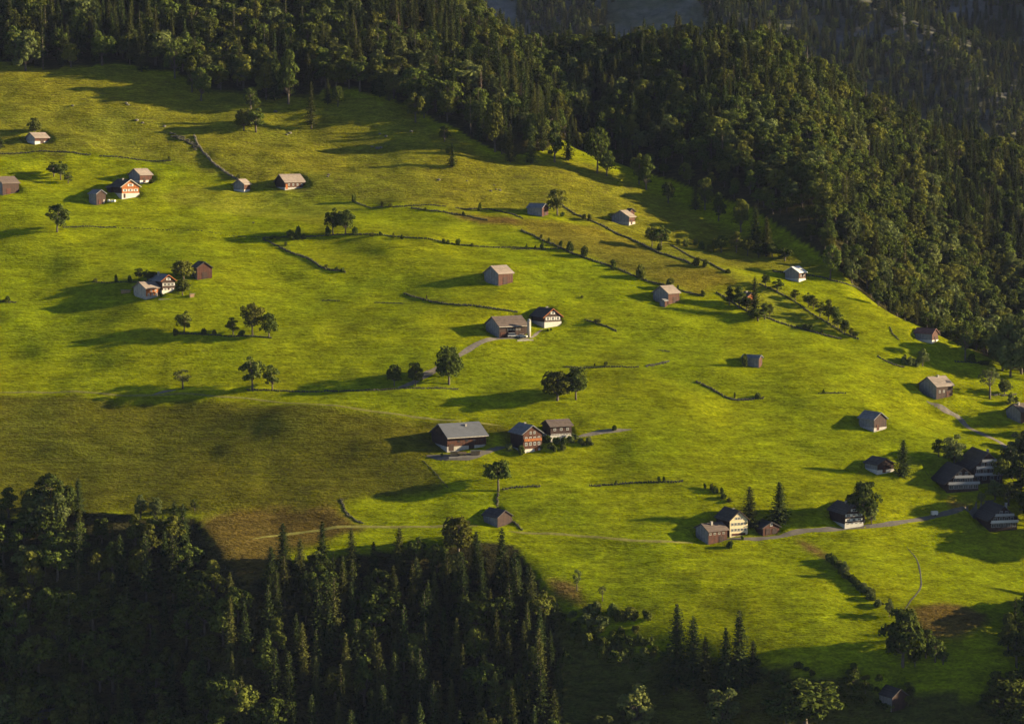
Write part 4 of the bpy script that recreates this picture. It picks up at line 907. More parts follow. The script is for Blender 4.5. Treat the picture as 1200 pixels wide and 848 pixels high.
# ------------------------------------------------------------------ field trees
T('round', 41, 158, 20, 15, 'single tree growing behind the highest barn')
T('broad', -1, 179, 22, 14, 'tree on the pasture bank below the highest barn')
for u, v, hh, w in ((63, 207, 17, 14), (71, 211, 22, 16), (80, 215, 13, 10)): T('broad', u, v, hh, w, 'dark round tree on the bank above the weathered grey roofed barn', 'three trees on the bank')
T('broad', 67, 272, 33, 24, 'lone leafy tree in the meadow under the orange chalet', var=1)
T('round', 215, 329, 24, 25, 'dense dark round tree beside the plain red gabled barn', var=1)
T('round', 214, 346, 18, 17, 'small garden tree beside the slate roofed farmhouse')
for u, v, hh, w in ((163, 328, 14, 11), (173, 329, 13, 12), (180, 329, 12, 12)): T('broad', u, v, hh, w, 'small tree in the clump behind the orange fronted barn', 'trees behind the orange fronted barn')
for u, v, hh, w in ((136, 331, 9, 4.5), (152, 331, 8, 6), (112, 330, 4, 6), (9, 353, 6, 7), (6, 354, 4, 9)): T('bush', u, v, hh, w, 'low bush on a bank in the western meadow', 'bushes in the western meadow')
T('broad', 216, 391, 27, 20, 'taller tree at the left end of the field tree row', var=0)
for u, v, hh, w in ((206, 393, 9, 8), (239, 392, 7, 8), (251, 392, 6, 6), (283, 394, 8, 9)): T('bush', u, v, hh, w, 'dark bush between the trees of the field row', 'bushes of the field tree row')
T('broad', 273, 392, 20, 15, 'small dark tree in the middle of the field row', var=4)
T('broad', 296, 393, 39, 27, 'largest tree of the field row on the meadow', var=3)
T('broad', 315, 396, 30, 19, 'tree at the right end of the field row', var=1)
T('sparse', 214, 455, 23, 20, 'thin pale tree at the junction of the two paths', var=1)
T('broad', 296, 457, 40, 28, 'tall loose tree above the olive brown field', var=0)
T('broad', 319, 457, 30, 18, 'shorter tree with high crown next to the tall loose tree', var=4)
T('round', 462, 452, 24, 17, 'smallest round tree of the three along the driveway', var=0)
T('round', 487, 452, 26, 19, 'middle round tree of the three along the driveway', var=0)
T('round', 526, 450, 42, 34, 'biggest dark tree at the bend of the driveway', var=0)
T('round', 653, 469, 35, 36, 'broad dark tree, left of a touching pair in the meadow', var=1)
T('round', 675, 468, 36, 29, 'dark tree, right of a touching pair in the meadow', var=0)
T('round', 584, 575, 34, 31, 'umbrella shaped round tree on a bare trunk above the dark little barn', var=2)
T('broad', 390, 275, 31, 20, 'left tree of the twin clump on the long bank', var=0)
T('broad', 405, 275, 30, 23, 'right tree of the twin clump on the long bank', var=3)
for u, v, hh, w in ((340, 281, 13, 12), (349, 280, 16, 10), (385, 276, 12, 9), (416, 275, 9, 8), (318, 281, 6, 7), (326, 281, 5, 6), (356, 280, 6, 6), (436, 277, 5, 6), (446, 276, 5, 5), (461, 279, 6, 3), (471, 280, 5, 4), (520, 285, 6, 5), (525, 286, 5, 5), (537, 287, 8, 7), (553, 289, 4, 4), (617, 292, 6, 3), (627, 292, 5, 3), (635, 292, 9, 6)):
    T('bush', u, v, hh, w, 'small bush on the long bank that passes under the twin trees', 'bushes on the long bank')
for u, v, hh, w in ((335, 288, 5, 4), (382, 314, 5, 5), (394, 317, 5, 5), (402, 319, 6, 6)): T('bush', u, v, hh, w, 'little bush on the dark diagonal wall', 'bushes on the diagonal wall')
for u, v, hh, w in ((415, 237, 11, 6), (448, 242, 7, 5), (458, 243, 5, 7), (498, 247, 4, 4), (562, 247, 10, 6), (543, 252, 4, 4)): T('bush', u, v, hh, w, 'upright bush on the banks below the rough pasture', 'bushes below the rough pasture')
for u, v, hh, w in ((198, 188, 6, 4), (279, 210, 6, 8), (178, 215, 5, 9), (228, 326, 5, 5)): T('bush', u, v, hh, w, 'low shrub at a barn or at the end of a bank', 'shrubs at the barns')
for u, v, hh, w in ((668, 294, 11, 9), (686, 301, 14, 12), (718, 312, 9, 8), (751, 326, 15, 14), (786, 338, 14, 12), (794, 340, 7, 4), (824, 347, 8, 6), (634, 280, 6, 4), (643, 284, 6, 4), (657, 289, 8, 5), (720, 316, 4, 9)): T('bush', u, v, hh, w, 'round bush on the lower wall of the brown field', 'bushes along the lower brown field wall')
T('broad', 653, 252, 31, 22, 'lone leafy tree beside the grey barn with red gable', var=1)
for u, v, hh, w in ((684, 257, 7, 6), (691, 259, 9, 6), (659, 254, 6, 6)): T('bush', u, v, hh, w, 'small bush where the upper brown field wall begins', 'bushes on the upper brown field wall')
T('broad', 764, 289, 24, 17, 'left half of the bushy tree pair on the upper wall', var=3); T('broad', 775, 291, 27, 18, 'right half of the bushy tree pair on the upper wall', var=0)
for u, v, hh, w in ((795, 288, 9, 6), (804, 289, 11, 8), (815, 287, 9, 7), (822, 292, 9, 8), (833, 295, 10, 11), (838, 292, 12, 9), (816, 312, 12, 10), (827, 313, 10, 8), (853, 320, 5, 7), (890, 297, 8, 9), (773, 293, 8, 7)): T('bush', u, v, hh, w, 'bush of the loose group under the forest corner', 'bushes under the forest corner')
for u, v, hh, w in ((845, 296, 22, 18), (863, 296, 25, 15), (876, 300, 22, 16), (889, 302, 18, 15)): T('broad', u, v, hh, w, 'bushy tree of the loose group under the forest corner', 'trees under the forest corner')
T('spruce', 884, 371, 46, 21, 'spruce towering over the little red house', var=2)
for u, v, hh, w in ((855, 357, 20, 14), (866, 361, 24, 20), (896, 374, 18, 17), (902, 371, 16, 10), (875, 364, 17, 16), (888, 376, 14, 18)): T('broad', u, v, hh, w, 'leafy tree of the clump around the little red house', 'trees around the little red house')
for u, v, hh, w in ((897, 337, 17, 11), (911, 342, 15, 13), (932, 352, 13, 10), (947, 360, 17, 12), (953, 362, 16, 11), (961, 371, 17, 13), (971, 376, 24, 14), (978, 378, 20, 12), (982, 385, 18, 12), (990, 392, 19, 13), (998, 394, 10, 6), (1002, 396, 8, 8)): T('broad', u, v, hh, w, 'round hedge tree in the diagonal row above the bright strip', 'diagonal row of hedge trees')
for u, v, hh, w in ((943, 386, 8, 9), (950, 387, 8, 8), (963, 391, 5, 4), (872, 430, 17, 9)): T('bush', u, v, hh, w, 'dark bush low on the wall or hut of the right meadow', 'dark bushes of the right meadow')
T('broad', 1029, 359, 20, 11, 'single oval tree standing just off the forest edge', var=4); T('broad', 1021, 349, 16, 10, 'small tree between the forest edge and the single oval tree', var=2)
for u, v, hh, w in ((1093, 382, 6, 5), (1103, 387, 4, 5), (1113, 392, 7, 5), (1128, 399, 8, 6), (1149, 409, 6, 5), (1120, 396, 4, 4)): T('bush', u, v, hh, w, 'tiny bush on the crest wall of the right hand meadow', 'bushes on the crest wall')
T('sparse', 1131, 422, 34, 20, 'thin pale tree on the dark bank near the crest', var=0)
for u, v, hh, w in ((1138, 424, 11, 12), (1152, 427, 5, 16), (1163, 420, 8, 8), (1153, 413, 5, 5)): T('bush', u, v, hh, w, 'dark bush beside the thin pale tree', 'bushes beside the thin pale tree')
T('sparse', 1160, 467, 40, 25, 'open branched pale tree beside a heap of stones', var=0)
T('pale', 1177, 463, 19, 16, 'small round pale tree next to the open branched one', var=0)
T('pale', 1081, 429, 20, 14, 'small tree in the shaded hollow', var=1)
for u, v, hh, w in ((1060, 427, 13, 9), (1067, 428, 12, 12), (1073, 429, 10, 8)): T('pale_bush', u, v, hh, w, 'pale shrub in the shaded hollow', 'shrubs in the hollow')
for u, v, hh, w in ((1181, 430, 60, 38), (1166, 421, 32, 24), (1197, 438, 74, 42), (1184, 441, 42, 36), (1206, 446, 56, 34), (1175, 434, 34, 26)): T('pale', u, v, hh, w, 'tall feathery pale tree at the lower forest corner', 'feathery trees at the forest corner')
T('broad', 1100, 535, 21, 14, 'dark small tree beside the pale willow', var=1); T('pale', 1118, 546, 36, 28, 'pale willow next to the taller guesthouse', var=0)
T('spruce', 1058, 559, 44, 28, 'lone dark spruce next to the low dark barn', var=0)
T('spruce', 878, 618, 48, 32, 'dark spruce behind the garage, left of two', var=2); T('spruce', 913, 614, 50, 34, 'dark spruce behind the garage, right of two', var=0)
T('round', 1012, 612, 49, 34, 'great round tree behind the dark chalet with white shutters', var=1); T('pale', 1021, 614, 26, 16, 'lighter small tree tucked under the great round tree', var=1)
T('bush', 855, 643, 11, 9, 'single small tree-like bush in front of the tan roofed barn', var=1)
for u, v, hh, w in ((826, 572, 7, 4), (834, 574, 9, 5), (838, 577, 8, 8), (846, 578, 8, 5), (848, 584, 6, 8), (855, 588, 5, 8), (772, 565, 8, 4), (778, 565, 8, 4), (722, 567, 5, 3), (888, 466, 6, 8), (861, 466, 6, 3), (700, 379, 6, 9), (710, 429, 6, 5), (697, 429, 4, 2), (682, 349, 3, 4), (965, 461, 5, 3), (500, 351, 5, 2.5), (618, 505, 2, 3)): T('bush', u, v, hh, w, 'isolated small bush on a field wall of the central meadow', 'bushes on central field walls')
T('bush', 720, 504, 6, 6, 'single round bush at the end of the gravel drive')
for u, v, hh, w in ((597, 528, 9, 10), (611, 532, 10, 10), (641, 518, 8, 12), (652, 520, 9, 10), (661, 522, 10, 9), (668, 519, 9, 10), (674, 515, 9, 9), (680, 519, 7, 8), (690, 519, 8, 8), (633, 527, 7, 8), (645, 526, 8, 8), (650, 529, 9, 6), (660, 527, 6, 8), (684, 522, 6, 7), (693, 522, 6, 6)): T('pale_bush' if R.random() < .45 else 'bush', u, v, hh, w, 'garden shrub around the red brown chalet', 'shrubs in the chalet garden')
for u, v, hh, w in ((537, 534, 5, 5), (518, 534, 4, 4), (162, 217, 3, 3), (642, 388, 3, 3), (646, 387, 3, 3), (189, 348, 5, 4), (870, 632, 5, 4)): T('bush', u, v, hh, w, 'potted shrub in front of a farm building', 'farmyard shrubs')
# hedge down the bank, right of the big lower field
for i, (u, v) in enumerate([(972, 656), (976, 660), (980, 663), (985, 667), (989, 672), (993, 676), (998, 681), (1003, 686), (1008, 690), (1013, 693), (1017, 696), (1022, 702), (1029, 710)]):
    for j_ in (0, 1): T('bush' if (i + j_) % 3 else 'pale_bush', u + R.uniform(-3, 4), v + R.uniform(-3, 2), R.uniform(4, 9), R.uniform(7, 12), 'thick bush of the hedge sinking down the bank', 'hedge on the bank')
    T('pale_bush' if i > 7 else 'bush', u, v, R.uniform(8, 11), R.uniform(8, 12), 'thick bush of the hedge sinking down the bank', 'hedge on the bank')
T('pale', 990, 676, 18, 9, 'upright young tree inside the hedge on the bank', var=1); T('pale', 1042, 722, 20, 11, 'young tree at the foot of the hedge on the bank', var=1)
T('round', 1058, 780, 68, 46, 'big dark conical tree at the lower corner of the field', var=1)
for u, v, hh, w in ((1085, 770, 34, 22), (1096, 775, 28, 22), (1105, 778, 20, 16), (1072, 780, 22, 18), (1000, 803, 26, 18), (1014, 812, 16, 10), (1064, 826, 12, 12)): T('broad', u, v, hh, w, 'leafy tree of the group beside the big dark conical tree', 'trees beside the big conical tree')
for u, v, hh, w in ((676, 692, 27, 10), (706, 704, 20, 9)): T('sparse', u, v, hh, w, 'slender pale sapling on the edge of the lower field', 'saplings on the lower field edge')
# dark bushes fringing the lower edge of the big field
for i in range(140):
    u = 640 + i * 3.1 + R.uniform(-3, 3); x0 = (u - 600) / 2600 * 820
    yy = float(np.interp(x0, LOWX, LOWY)) - R.uniform(.5, 7.0); pz = float(h(x0, yy)); s_ = R.uniform(.5, 1.25)
    plant('bush', R.randrange(3), (x0, yy, pz - .1), R.uniform(0, 6), s_, s_ * R.uniform(.6, 1.0), 'bush fringing the steep bank below the big lower field', 'bushes fringing the lower bank')
for i in range(46):
    u = R.uniform(640, 765); v = R.uniform(712, 776); hh = R.uniform(6, 15)
    T(R.choice(['bush', 'pale_bush']), u, v, hh, hh * R.uniform(.9, 1.5), 'scrub bush on the rough ground below the field edge', 'scrub below the field edge')
for u, v, hh, w, k in ((793, 806, 100, 44, 0), (812, 806, 84, 40, 2), (826, 822, 76, 36, 2), (866, 806, 92, 36, 1), (850, 812, 78, 32, 0), (882, 800, 50, 26, 2), (778, 812, 46, 26, 0)): T('spruce', u, v, hh, w, 'tall dark spruce of the two groups below the big field', 'spruces below the big field', var=k)
def low_tree(kind, u, vtop, H, w, label, group=None, var=None):
    """tree whose foot lies below the picture: crown top on the ray through (u, vtop), H metres over the ground"""
    d = ray(u, vtop); dd = np.arange(640., 860., 1.0); q3 = d[None, :] * (dd / d[1])[:, None]
    gap_ = q3[:, 2] - h(q3[:, 0], q3[:, 1]); j = int(np.argmin(np.abs(gap_ - H))); q = q3[j]
    z = float(h(q[0], q[1])); i = R.randrange(len(PR[kind])) if var is None else var
    cr, tr, Hh, W = PR[kind][i]
    plant(kind, i, (q[0], q[1], z), R.uniform(0, 6), w / W, max(4.0, q[2] - z) / Hh, label, group)
for u, vt, D, w in ((745, 803, 17, 14), (848, 806, 17, 13), (945, 793, 20, 26), (922, 812, 14, 16), (1185, 783, 16, 18), (1175, 806, 15, 18), (708, 838, 12, 10), (1195, 818, 14, 14)):
    low_tree('pale' if u < 900 else 'broad', u, vt, D, w, 'round crowned tree at the foot of the slope below the clearing', 'round trees at the foot of the slope', 3 if u == 945 else None)
low_tree('spruce', 650, 806, 26, 8.5, 'yellow green spruce top rising from the valley below the scrub', None, 1)
# trees at the right border and on the added unseen knoll beside it, which shade the lower right corner
for u, v, hh, w, kd in ((1186, 560, 40, 30, 'pale'), (1172, 566, 32, 24, 'broad'), (1196, 585, 46, 34, 'broad'), (1194, 545, 38, 26, 'pale'), (1182, 592, 28, 24, 'broad'), (1166, 585, 22, 20, 'pale'), (1150, 590, 14, 10, 'pale'), (1205, 560, 55, 36, 'broad'), (1207, 612, 40, 30, 'broad'), (1200, 528, 22, 16, 'pale'), (1184, 476, 16, 8, 'pale'), (1190, 474, 10, 8, 'broad'), (1222, 575, 62, 40, 'broad'), (1240, 590, 66, 42, 'broad'), (1226, 610, 58, 38, 'broad'), (1250, 620, 60, 40, 'round'), (1222, 642, 50, 36, 'broad'), (1252, 655, 56, 36, 'broad'), (1225, 545, 50, 34, 'pale'), (1245, 560, 60, 36, 'broad'), (1275, 600, 66, 40, 'broad'), (1275, 640, 60, 40, 'round'), (1225, 500, 40, 28, 'broad'), (1262, 520, 50, 30, 'broad')):
    T(kd, u, v, hh, w, 'leafy tree crowding around the guesthouses', 'trees around the guesthouses')
# ------------------------------------------------------------------ woods
cand = []          # x, y, kind, var, height, width, region
rf = random.Random(77)
TLU = [0, 25, 60, 95, 112, 150, 165, 190, 212, 232, 262, 283, 300, 318, 340, 400, 440, 480, 520, 560, 600, 622, 640, 655, 660]
TLV = [588, 575, 560, 572, 602, 606, 592, 592, 606, 632, 657, 692, 708, 664, 644, 644, 652, 652, 642, 642, 642, 668, 706, 765, 860]
def scatter(x0, x1, y0, y1, sp_, test, pick, region):
    xs = np.arange(x0, x1, sp_); ys = np.arange(y0, y1, sp_ * .9)
    P = np.array([(x + rf.uniform(-.45, .45) * sp_, y + rf.uniform(-.45, .45) * sp_) for y in ys for x in xs])
    P = P[test(P[:, 0], P[:, 1])]
    for x, y in P:
        k, H = pick(x, y)
        if region == 'ridge':
            e_ = float(edge_dist(np.array([x]), np.array([y]))[0])
            if e_ < 36: H *= .42 + .58 * max(0, e_) / 36
        if k is None: continue
        if region == 'low':
            z_ = float(h(x, y)); u_, v_, d_ = project(x, y, z_ + H); lim_ = float(np.interp(u_, TLU, TLV)) + rf.uniform(0, 14)
            if v_ < lim_:
                H -= (lim_ - v_) * d_ / F_PX
                if H < 6: continue
        var = rf.randrange(len(PR[k])); c, t, H0, W0 = PR[k][var]
        cand.append((x, y, k, var, H, H / H0 * W0 * (rf.uniform(1.0, 1.35) if 'spruce' not in k else rf.uniform(1.0, 1.4)), region))
mixn = lambda x, y, s, o: float(fbm(np.array([x + o]), np.array([y + o]), s, 2)[0])
def pick_left(x, y):
    m = mixn(x, y, 60, 100); a = rf.random()
    if a < .012: return 'dead', rf.uniform(18, 24)
    near = y < float(wood_up_y(np.array([x]))[0]) + 16
    if a < (.50 if near else .32) - m * .9:
        return ('pale' if rf.random() < .12 else 'broad'), rf.uniform(13, 21)
    return ('thin_spruce' if rf.random() < .12 else 'spruce'), rf.uniform(16, 28)
def pick_ridge(x, y):
    e = float(edge_dist(np.array([x]), np.array([y]))[0]); a = rf.random(); m = mixn(x, y, 70, 300)
    if a < .01: return 'dead', rf.uniform(16, 22)
    pb = .76 - max(0, min(1, (e - 90) / 140)) * .46 + (.12 if x > 130 else -.1) - m * .7
    if a < pb: return ('pale' if rf.random() < .08 else 'broad'), rf.uniform(12, 20)
    return ('thin_spruce' if rf.random() < .15 else 'spruce'), rf.uniform(16, 26)
yw = lambda x: np.interp(x, WUX, WUY)
scatter(-345, 60, 1150, 1560, 8.2, lambda x, y: upper_wood(x, y) & (y > yw(x) + 2) & (edge_dist(x, y) < 0), pick_left, 'upper')
scatter(-120, 400, 1010, 1500, 8.6, lambda x, y: (edge_dist(x, y) >= 0) & upper_wood(x, y) & (y < np.interp(x, CREST[:, 0], CREST[:, 1]) + 25) & (y > yw(np.minimum(x, WUX[-1])) * (x < WUX[-1])), pick_ridge, 'ridge')
def pick_low(x, y):
    u, v, d = project(x, y, float(h(x, y))); a = rf.random()
    if a < .012: return 'dead', rf.uniform(18, 25)
    pb = .66 if u < 280 else .22
    if v < 640 and u < 260: pb = .8
    if a < pb: return ('pale' if rf.random() < .05 else 'broad'), rf.uniform(11, 18) if v < 700 else rf.uniform(13, 20)
    return ('thin_spruce' if rf.random() < .06 else 'spruce'), rf.uniform(14, 23) if v < 700 else rf.uniform(16, 29)
scatter(-235, 40, 660, 880, 7.0, lambda x, y: inpoly(x, y, lowp) & (rf.random() > -1), pick_low, 'low')
def pick_knoll(x, y):
    return ('spruce', rf.uniform(16, 24)) if rf.random() < .4 else ('broad', rf.uniform(12, 18))
scatter(180, 330, 700, 872, 7.5, lambda x, y: (x > 188 + np.maximum(0, y - 835) * 1.2 + np.maximum(0, 780 - y) * .15), pick_knoll, 'knoll')
# trees along the lower wood's upper border are fixed by hand
for u, v, hh, w, kd, vr in ((60, 606, 52, 34, 'broad', 1), (38, 610, 40, 28, 'broad', 3), (92, 606, 46, 24, 'spruce', 0), (75, 612, 50, 30, 'broad', 0), (10, 606, 34, 28, 'broad', 2), (165, 606, 26, 16, 'pale', 1), (182, 608, 26, 16, 'pale', 0), (215, 640, 50, 22, 'spruce', 1), (205, 626, 40, 22, 'spruce', 0), (228, 598, 14, 10, 'broad', 1), (262, 600, 8, 22, 'bush', 2), (250, 601, 8, 16, 'bush', 0),
                           (332, 668, 56, 30, 'spruce', 0), (318, 690, 50, 30, 'spruce', 2), (378, 668, 58, 24, 'spruce', 1), (352, 690, 60, 28, 'spruce', 0), (412, 668, 50, 24, 'spruce', 0), (438, 672, 38, 20, 'spruce', 1), (468, 674, 56, 30, 'spruce', 2), (488, 668, 40, 24, 'broad', 0), (512, 672, 36, 28, 'broad', 3), (537, 650, 46, 36, 'round', 1), (524, 690, 40, 26, 'broad', 2), (558, 680, 58, 30, 'spruce', 0), (588, 690, 72, 30, 'spruce', 2), (604, 706, 60, 26, 'spruce', 1), (622, 722, 58, 28, 'spruce', 0)):
    p = at(u, v); s = ppm(p); cand.append((p.x, p.y, kd, vr, hh / s / .975, w / s, 'low'))
# and the crowns standing out along the upper forest's edge
for u, v, hh, w, kd, vr in ((30, 83, 45, 30, 'pale', 1), (166, 84, 62, 20, 'spruce', 0), (225, 108, 40, 22, 'broad', 2), (236, 118, 42, 26, 'broad', 5), (205, 92, 45, 24, 'broad', 1), (300, 155, 28, 26, 'broad', 0), (286, 153, 26, 22, 'round', 1), (294, 130, 28, 18, 'broad', 1), (338, 122, 60, 30, 'broad', 2), (322, 118, 60, 28, 'spruce', 0), (365, 151, 54, 15, 'spruce', 3), (396, 125, 26, 17, 'broad', 5), (384, 122, 30, 14, 'spruce', 1), (487, 143, 34, 25, 'broad', 0), (497, 138, 30, 18, 'pale', 1), (521, 166, 19, 13, 'broad', 1), (530, 196, 28, 15, 'spruce', 0), (524, 180, 8, 8, 'bush', 1), (456, 118, 42, 13, 'spruce', 1), (440, 110, 40, 16, 'thin_spruce', 0), (580, 178, 62, 28, 'broad', 5), (598, 190, 44, 16, 'spruce', 1), (622, 192, 48, 20, 'spruce', 2), (650, 190, 46, 24, 'broad', 2), (666, 188, 44, 18, 'spruce', 0), (700, 203, 56, 30, 'broad', 3), (711, 206, 32, 22, 'broad', 5), (757, 222, 38, 24, 'broad', 2), (749, 216, 36, 20, 'broad', 0), (783, 238, 27, 18, 'broad', 5), (842, 259, 32, 18, 'broad', 2), (815, 246, 30, 18, 'spruce', 0), (826, 246, 38, 18, 'broad', 1), (885, 292, 50, 26, 'spruce', 2), (868, 272, 42, 22, 'broad', 5), (898, 300, 46, 24, 'spruce', 0), (973, 326, 40, 22, 'broad', 1), (998, 332, 30, 20, 'pale', 0), (1016, 338, 40, 26, 'broad', 3), (1036, 350, 42, 20, 'pale', 1), (920, 306, 16, 20, 'broad', 0), (905, 302, 18, 14, 'broad', 3)):
    p = at(u, v); s = ppm(p)
    cand.append((p.x, p.y, kd, vr, hh / s / .975, w / s, 'border'))
# how much of each tree shows: paint them front to back
ca = np.array([(c[0], c[1]) for c in cand]); cz = h(ca[:, 0], ca[:, 1])
order = np.argsort(ca[:, 1]); BW, BH = 600, 424; buf = np.zeros((BH, BW), bool); seen = np.zeros(len(cand))
tf = np.linspace(.55, .97, 26)
for i in order:
    x, y, k, var, H, W, reg = cand[i]; z = cz[i]
    u, v, d = project(x, y, z + H); u2, v2, d2 = project(x, y, z); s = F_PX / d
    clear = []
    for f in (.35, .65, .95):
        zz = (z + H * f) * tf; clear.append(np.all(zz > h(x * tf, y * tf)))
    if not any(clear): continue
    vb = v2 if clear[0] else (v + (v2 - v) * (.5 if clear[1] else .2))
    u0, u1 = (u - W * s * .46) / 2, (u + W * s * .46) / 2; a0, a1 = v / 2, vb / 2
    iu0, iu1, iv0, iv1 = max(0, int(u0)), min(BW, int(u1) + 1), max(0, int(a0)), min(BH, int(a1) + 1)
    if iu0 >= iu1 or iv0 >= iv1: continue
    sub = buf[iv0:iv1, iu0:iu1]; gv, gu = np.mgrid[iv0:iv1, iu0:iu1]
    t = np.clip((gv - a0) / max(1, a1 - a0), 0, 1); half = (u1 - u0) / 2 * (np.clip(t * 1.15, 0, 1) if 'spruce' in k or k == 'dead' else np.sqrt(np.clip(1 - (2 * t - 1) ** 2, 0, 1)) + .1)
    msk = np.abs(gu - (u0 + u1) / 2) <= half
    seen[i] = np.sum(msk & ~sub); sub |= msk
def wood_label(reg, k, x, y, z, H):
    """which wood, which stretch of it, which kind and size of tree"""
    u, v, d = project(x, y, z)
    c = cls(k); big = H > (23 if c == 's' else 17); small = H < (17 if c == 's' else 13.5)
    size = 'tall' if big else ('young' if small else 'middling')
    what = {'s': 'slender spruce' if k == 'thin_spruce' else 'dark spruce', 'b': 'pale leafy tree' if k == 'pale' else 'leafy tree', 'd': 'bleached dead spruce'}[c]
    if reg == 'upper': where = 'forest above the highest barn' if u < 230 else ('forest above the long wide roofed barn' if u < 470 else 'forest corner above the lone grey barn')
    elif reg == 'ridge':
        e = float(edge_dist(np.array([x]), np.array([y]))[0])
        where = 'ravine wood at the meadow edge' if e < 55 else ('shaded left flank of the forest ridge' if u < 860 else 'sunny right flank of the forest ridge')
    elif reg == 'low': where = 'dark wood under the olive brown field' if u < 250 else ('dark wood under the bracken slope' if u < 420 else 'dark wood under the grassy path and little barn')
    elif reg == 'knoll': where = 'added shading knoll below the guesthouses'
    else: where = 'open border of the upper forest'
    return '%s %s in the %s' % (size, what, where) if reg not in ('knoll', 'border') else '%s %s on the %s' % (size, what, where), ('%s %ss, %s' % (size, what, where))
cls = lambda k: 'd' if k == 'dead' else ('s' if 'spruce' in k else 'b')
lim = {'s': 275, 'b': 215, 'd': 60}
single = set()
for key in 'sbd':
    idx = [i for i in range(len(cand)) if cls(cand[i][2]) == key and seen[i] > 0]
    idx.sort(key=lambda i: (-(cand[i][6] == 'border'), -seen[i])); single |= set(idx[:lim[key]])
rest = {}
for i, (x, y, k, var, H, W, reg) in enumerate(cand):
    cr, tr, H0, W0 = PR[k][var]; loc = (x, y, float(cz[i]))
    if i in single:
        lb, gp = wood_label(reg, k, x, y, float(cz[i]), H)
        if k == 'bush': lb, gp = 'low bush at the border of a wood', 'bushes at the wood borders'
        plant(k, var, loc, rf.uniform(0, 6.28), W / W0, H / H0, lb, gp)
    else:
        rest.setdefault(reg if reg != 'border' else 'upper', []).append((loc, (k, var), W / W0, H / H0, rf.uniform(0, 6.28)))
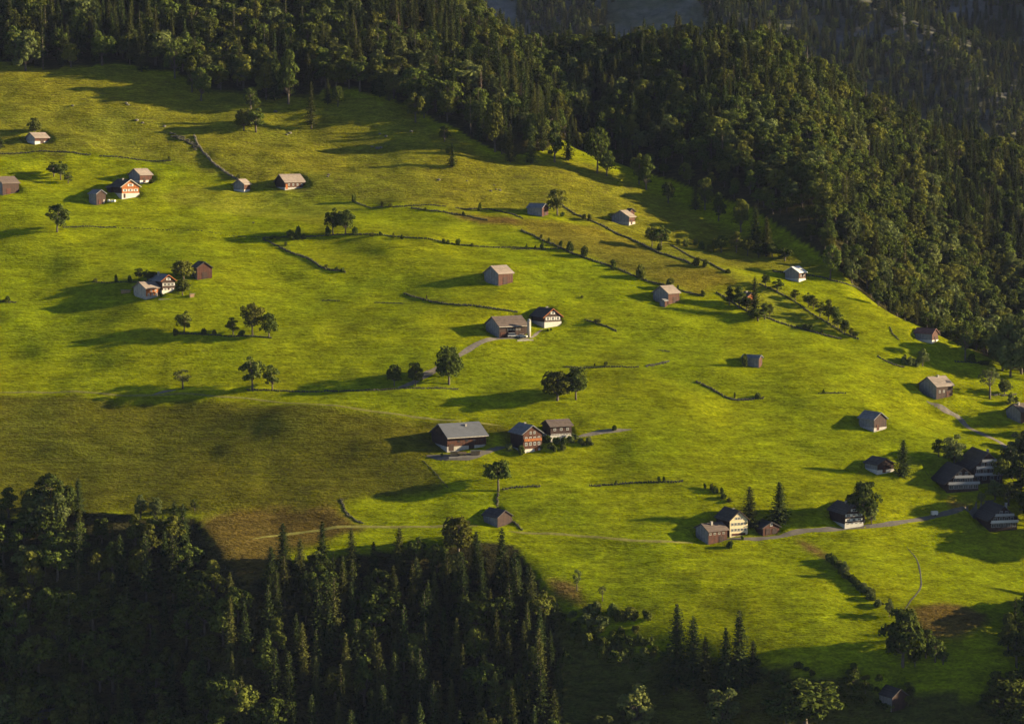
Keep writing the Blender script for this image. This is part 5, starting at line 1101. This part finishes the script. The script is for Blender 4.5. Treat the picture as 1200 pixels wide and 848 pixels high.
def stuff_forest(name, label, pts):
    """the trees nobody could count: points that carry copies of trees of this scene"""
    pts = [p for p in pts if p[1] in SRC]
    if not pts: return
    me = bpy.data.meshes.new(name); me.from_pydata([p[0] for p in pts], [], []); me.update()
    keys = sorted(set(p[1] for p in pts), key=str); ki = {k: i for i, k in enumerate(keys)}
    a = me.attributes.new('pick', 'INT', 'POINT'); a.data.foreach_set('value', [ki[p[1]] for p in pts])
    a = me.attributes.new('scl', 'FLOAT_VECTOR', 'POINT'); a.data.foreach_set('vector', np.array([(p[2], p[2], p[3]) for p in pts], np.float32).ravel())
    a = me.attributes.new('rot', 'FLOAT_VECTOR', 'POINT'); a.data.foreach_set('vector', np.array([(0, 0, p[4]) for p in pts], np.float32).ravel())
    o = link(bpy.data.objects.new(name, me)); o['kind'] = 'stuff'; tag(o, label, 'forest')
    ng = bpy.data.node_groups.new(name, 'GeometryNodeTree')
    ng.interface.new_socket('Geometry', in_out='INPUT', socket_type='NodeSocketGeometry'); ng.interface.new_socket('Geometry', in_out='OUTPUT', socket_type='NodeSocketGeometry')
    nd, lk = ng.nodes, ng.links
    gi = nd.new('NodeGroupInput'); go = nd.new('NodeGroupOutput'); jn = nd.new('GeometryNodeJoinGeometry')
    def attr(nm, dt):
        q = nd.new('GeometryNodeInputNamedAttribute'); q.data_type = dt; q.inputs['Name'].default_value = nm; return q.outputs[0]
    pk, sc, rt = attr('pick', 'INT'), attr('scl', 'FLOAT_VECTOR'), attr('rot', 'FLOAT_VECTOR')
    for k, i in ki.items():
        cmp_ = nd.new('FunctionNodeCompare'); cmp_.data_type = 'INT'; cmp_.operation = 'EQUAL'; lk.new(pk, cmp_.inputs[2]); cmp_.inputs[3].default_value = i
        for ob in SRC[k]:
            oi = nd.new('GeometryNodeObjectInfo'); oi.transform_space = 'ORIGINAL'; oi.inputs['Object'].default_value = ob; oi.inputs['As Instance'].default_value = True
            ip = nd.new('GeometryNodeInstanceOnPoints')
            lk.new(gi.outputs[0], ip.inputs['Points']); lk.new(cmp_.outputs[0], ip.inputs['Selection']); lk.new(oi.outputs['Geometry'], ip.inputs['Instance'])
            lk.new(rt, ip.inputs['Rotation']); lk.new(sc, ip.inputs['Scale']); lk.new(ip.outputs[0], jn.inputs[0])
    lk.new(jn.outputs[0], go.inputs[0])
    md = o.modifiers.new('trees', 'NODES'); md.node_group = ng
names = {'upper': ('upper_forest', 'dense dark forest mass filling the slope above the rough pasture'), 'ridge': ('ridge_forest', 'dense mixed forest covering the ridge behind the right meadow'),
         'low': ('lower_wood', 'dark wood interior in the shadow below the fields'), 'knoll': ('added_knoll_wood', 'wood on the added shading knoll at the lower right')}
for reg, pts in rest.items(): stuff_forest(*names[reg], pts)
# far mountain forest
far = []
fr = np.random.RandomState(3); fpx = fr.uniform(-260, 900, 15000); fpy = fr.uniform(1790, 2650, 15000)
fpz = hfar(fpx, fpy); fden = fbm(fpx, fpy * .6, 150, 3)
for x, y, zf, den in zip(fpx.tolist(), fpy.tolist(), fpz.tolist(), fden.tolist()):
    if den < -.28: continue
    u, v, d = project(x, y, zf)
    if u < 350 or u > 1330 or v < -60: continue
    k = 'broad' if rf.random() < .3 else 'spruce'; var = rf.randrange(3)
    s_ = rf.uniform(.75, 1.15)
    far.append(((x, y, zf - .5), (k, var), s_, s_, rf.uniform(0, 6.28)))
stuff_forest('mountain_forest', 'hazy forest on the far mountain behind the ridge', far)
# ------------------------------------------------------------------ haze
def haze():
    m, n, l = newmat('valley haze')
    pv = n.new('ShaderNodeVolumePrincipled'); pv.inputs['Color'].default_value = (0.50, 0.60, 1.0, 1); pv.inputs['Density'].default_value = HAZE; pv.inputs['Anisotropy'].default_value = 0.0
    o_ = n.new('ShaderNodeOutputMaterial'); l.new(pv.outputs[0], o_.inputs['Volume'])
    top = max(float(ZZ.max()), float(fz.max())) + 40
    o = MB().box(-1560, 1760, -60, 2760, -420, top).build('haze', m); o['kind'] = 'stuff'; tag(o, 'thin evening haze filling the whole valley', 'haze')
HAZE = 0.0000095
haze()
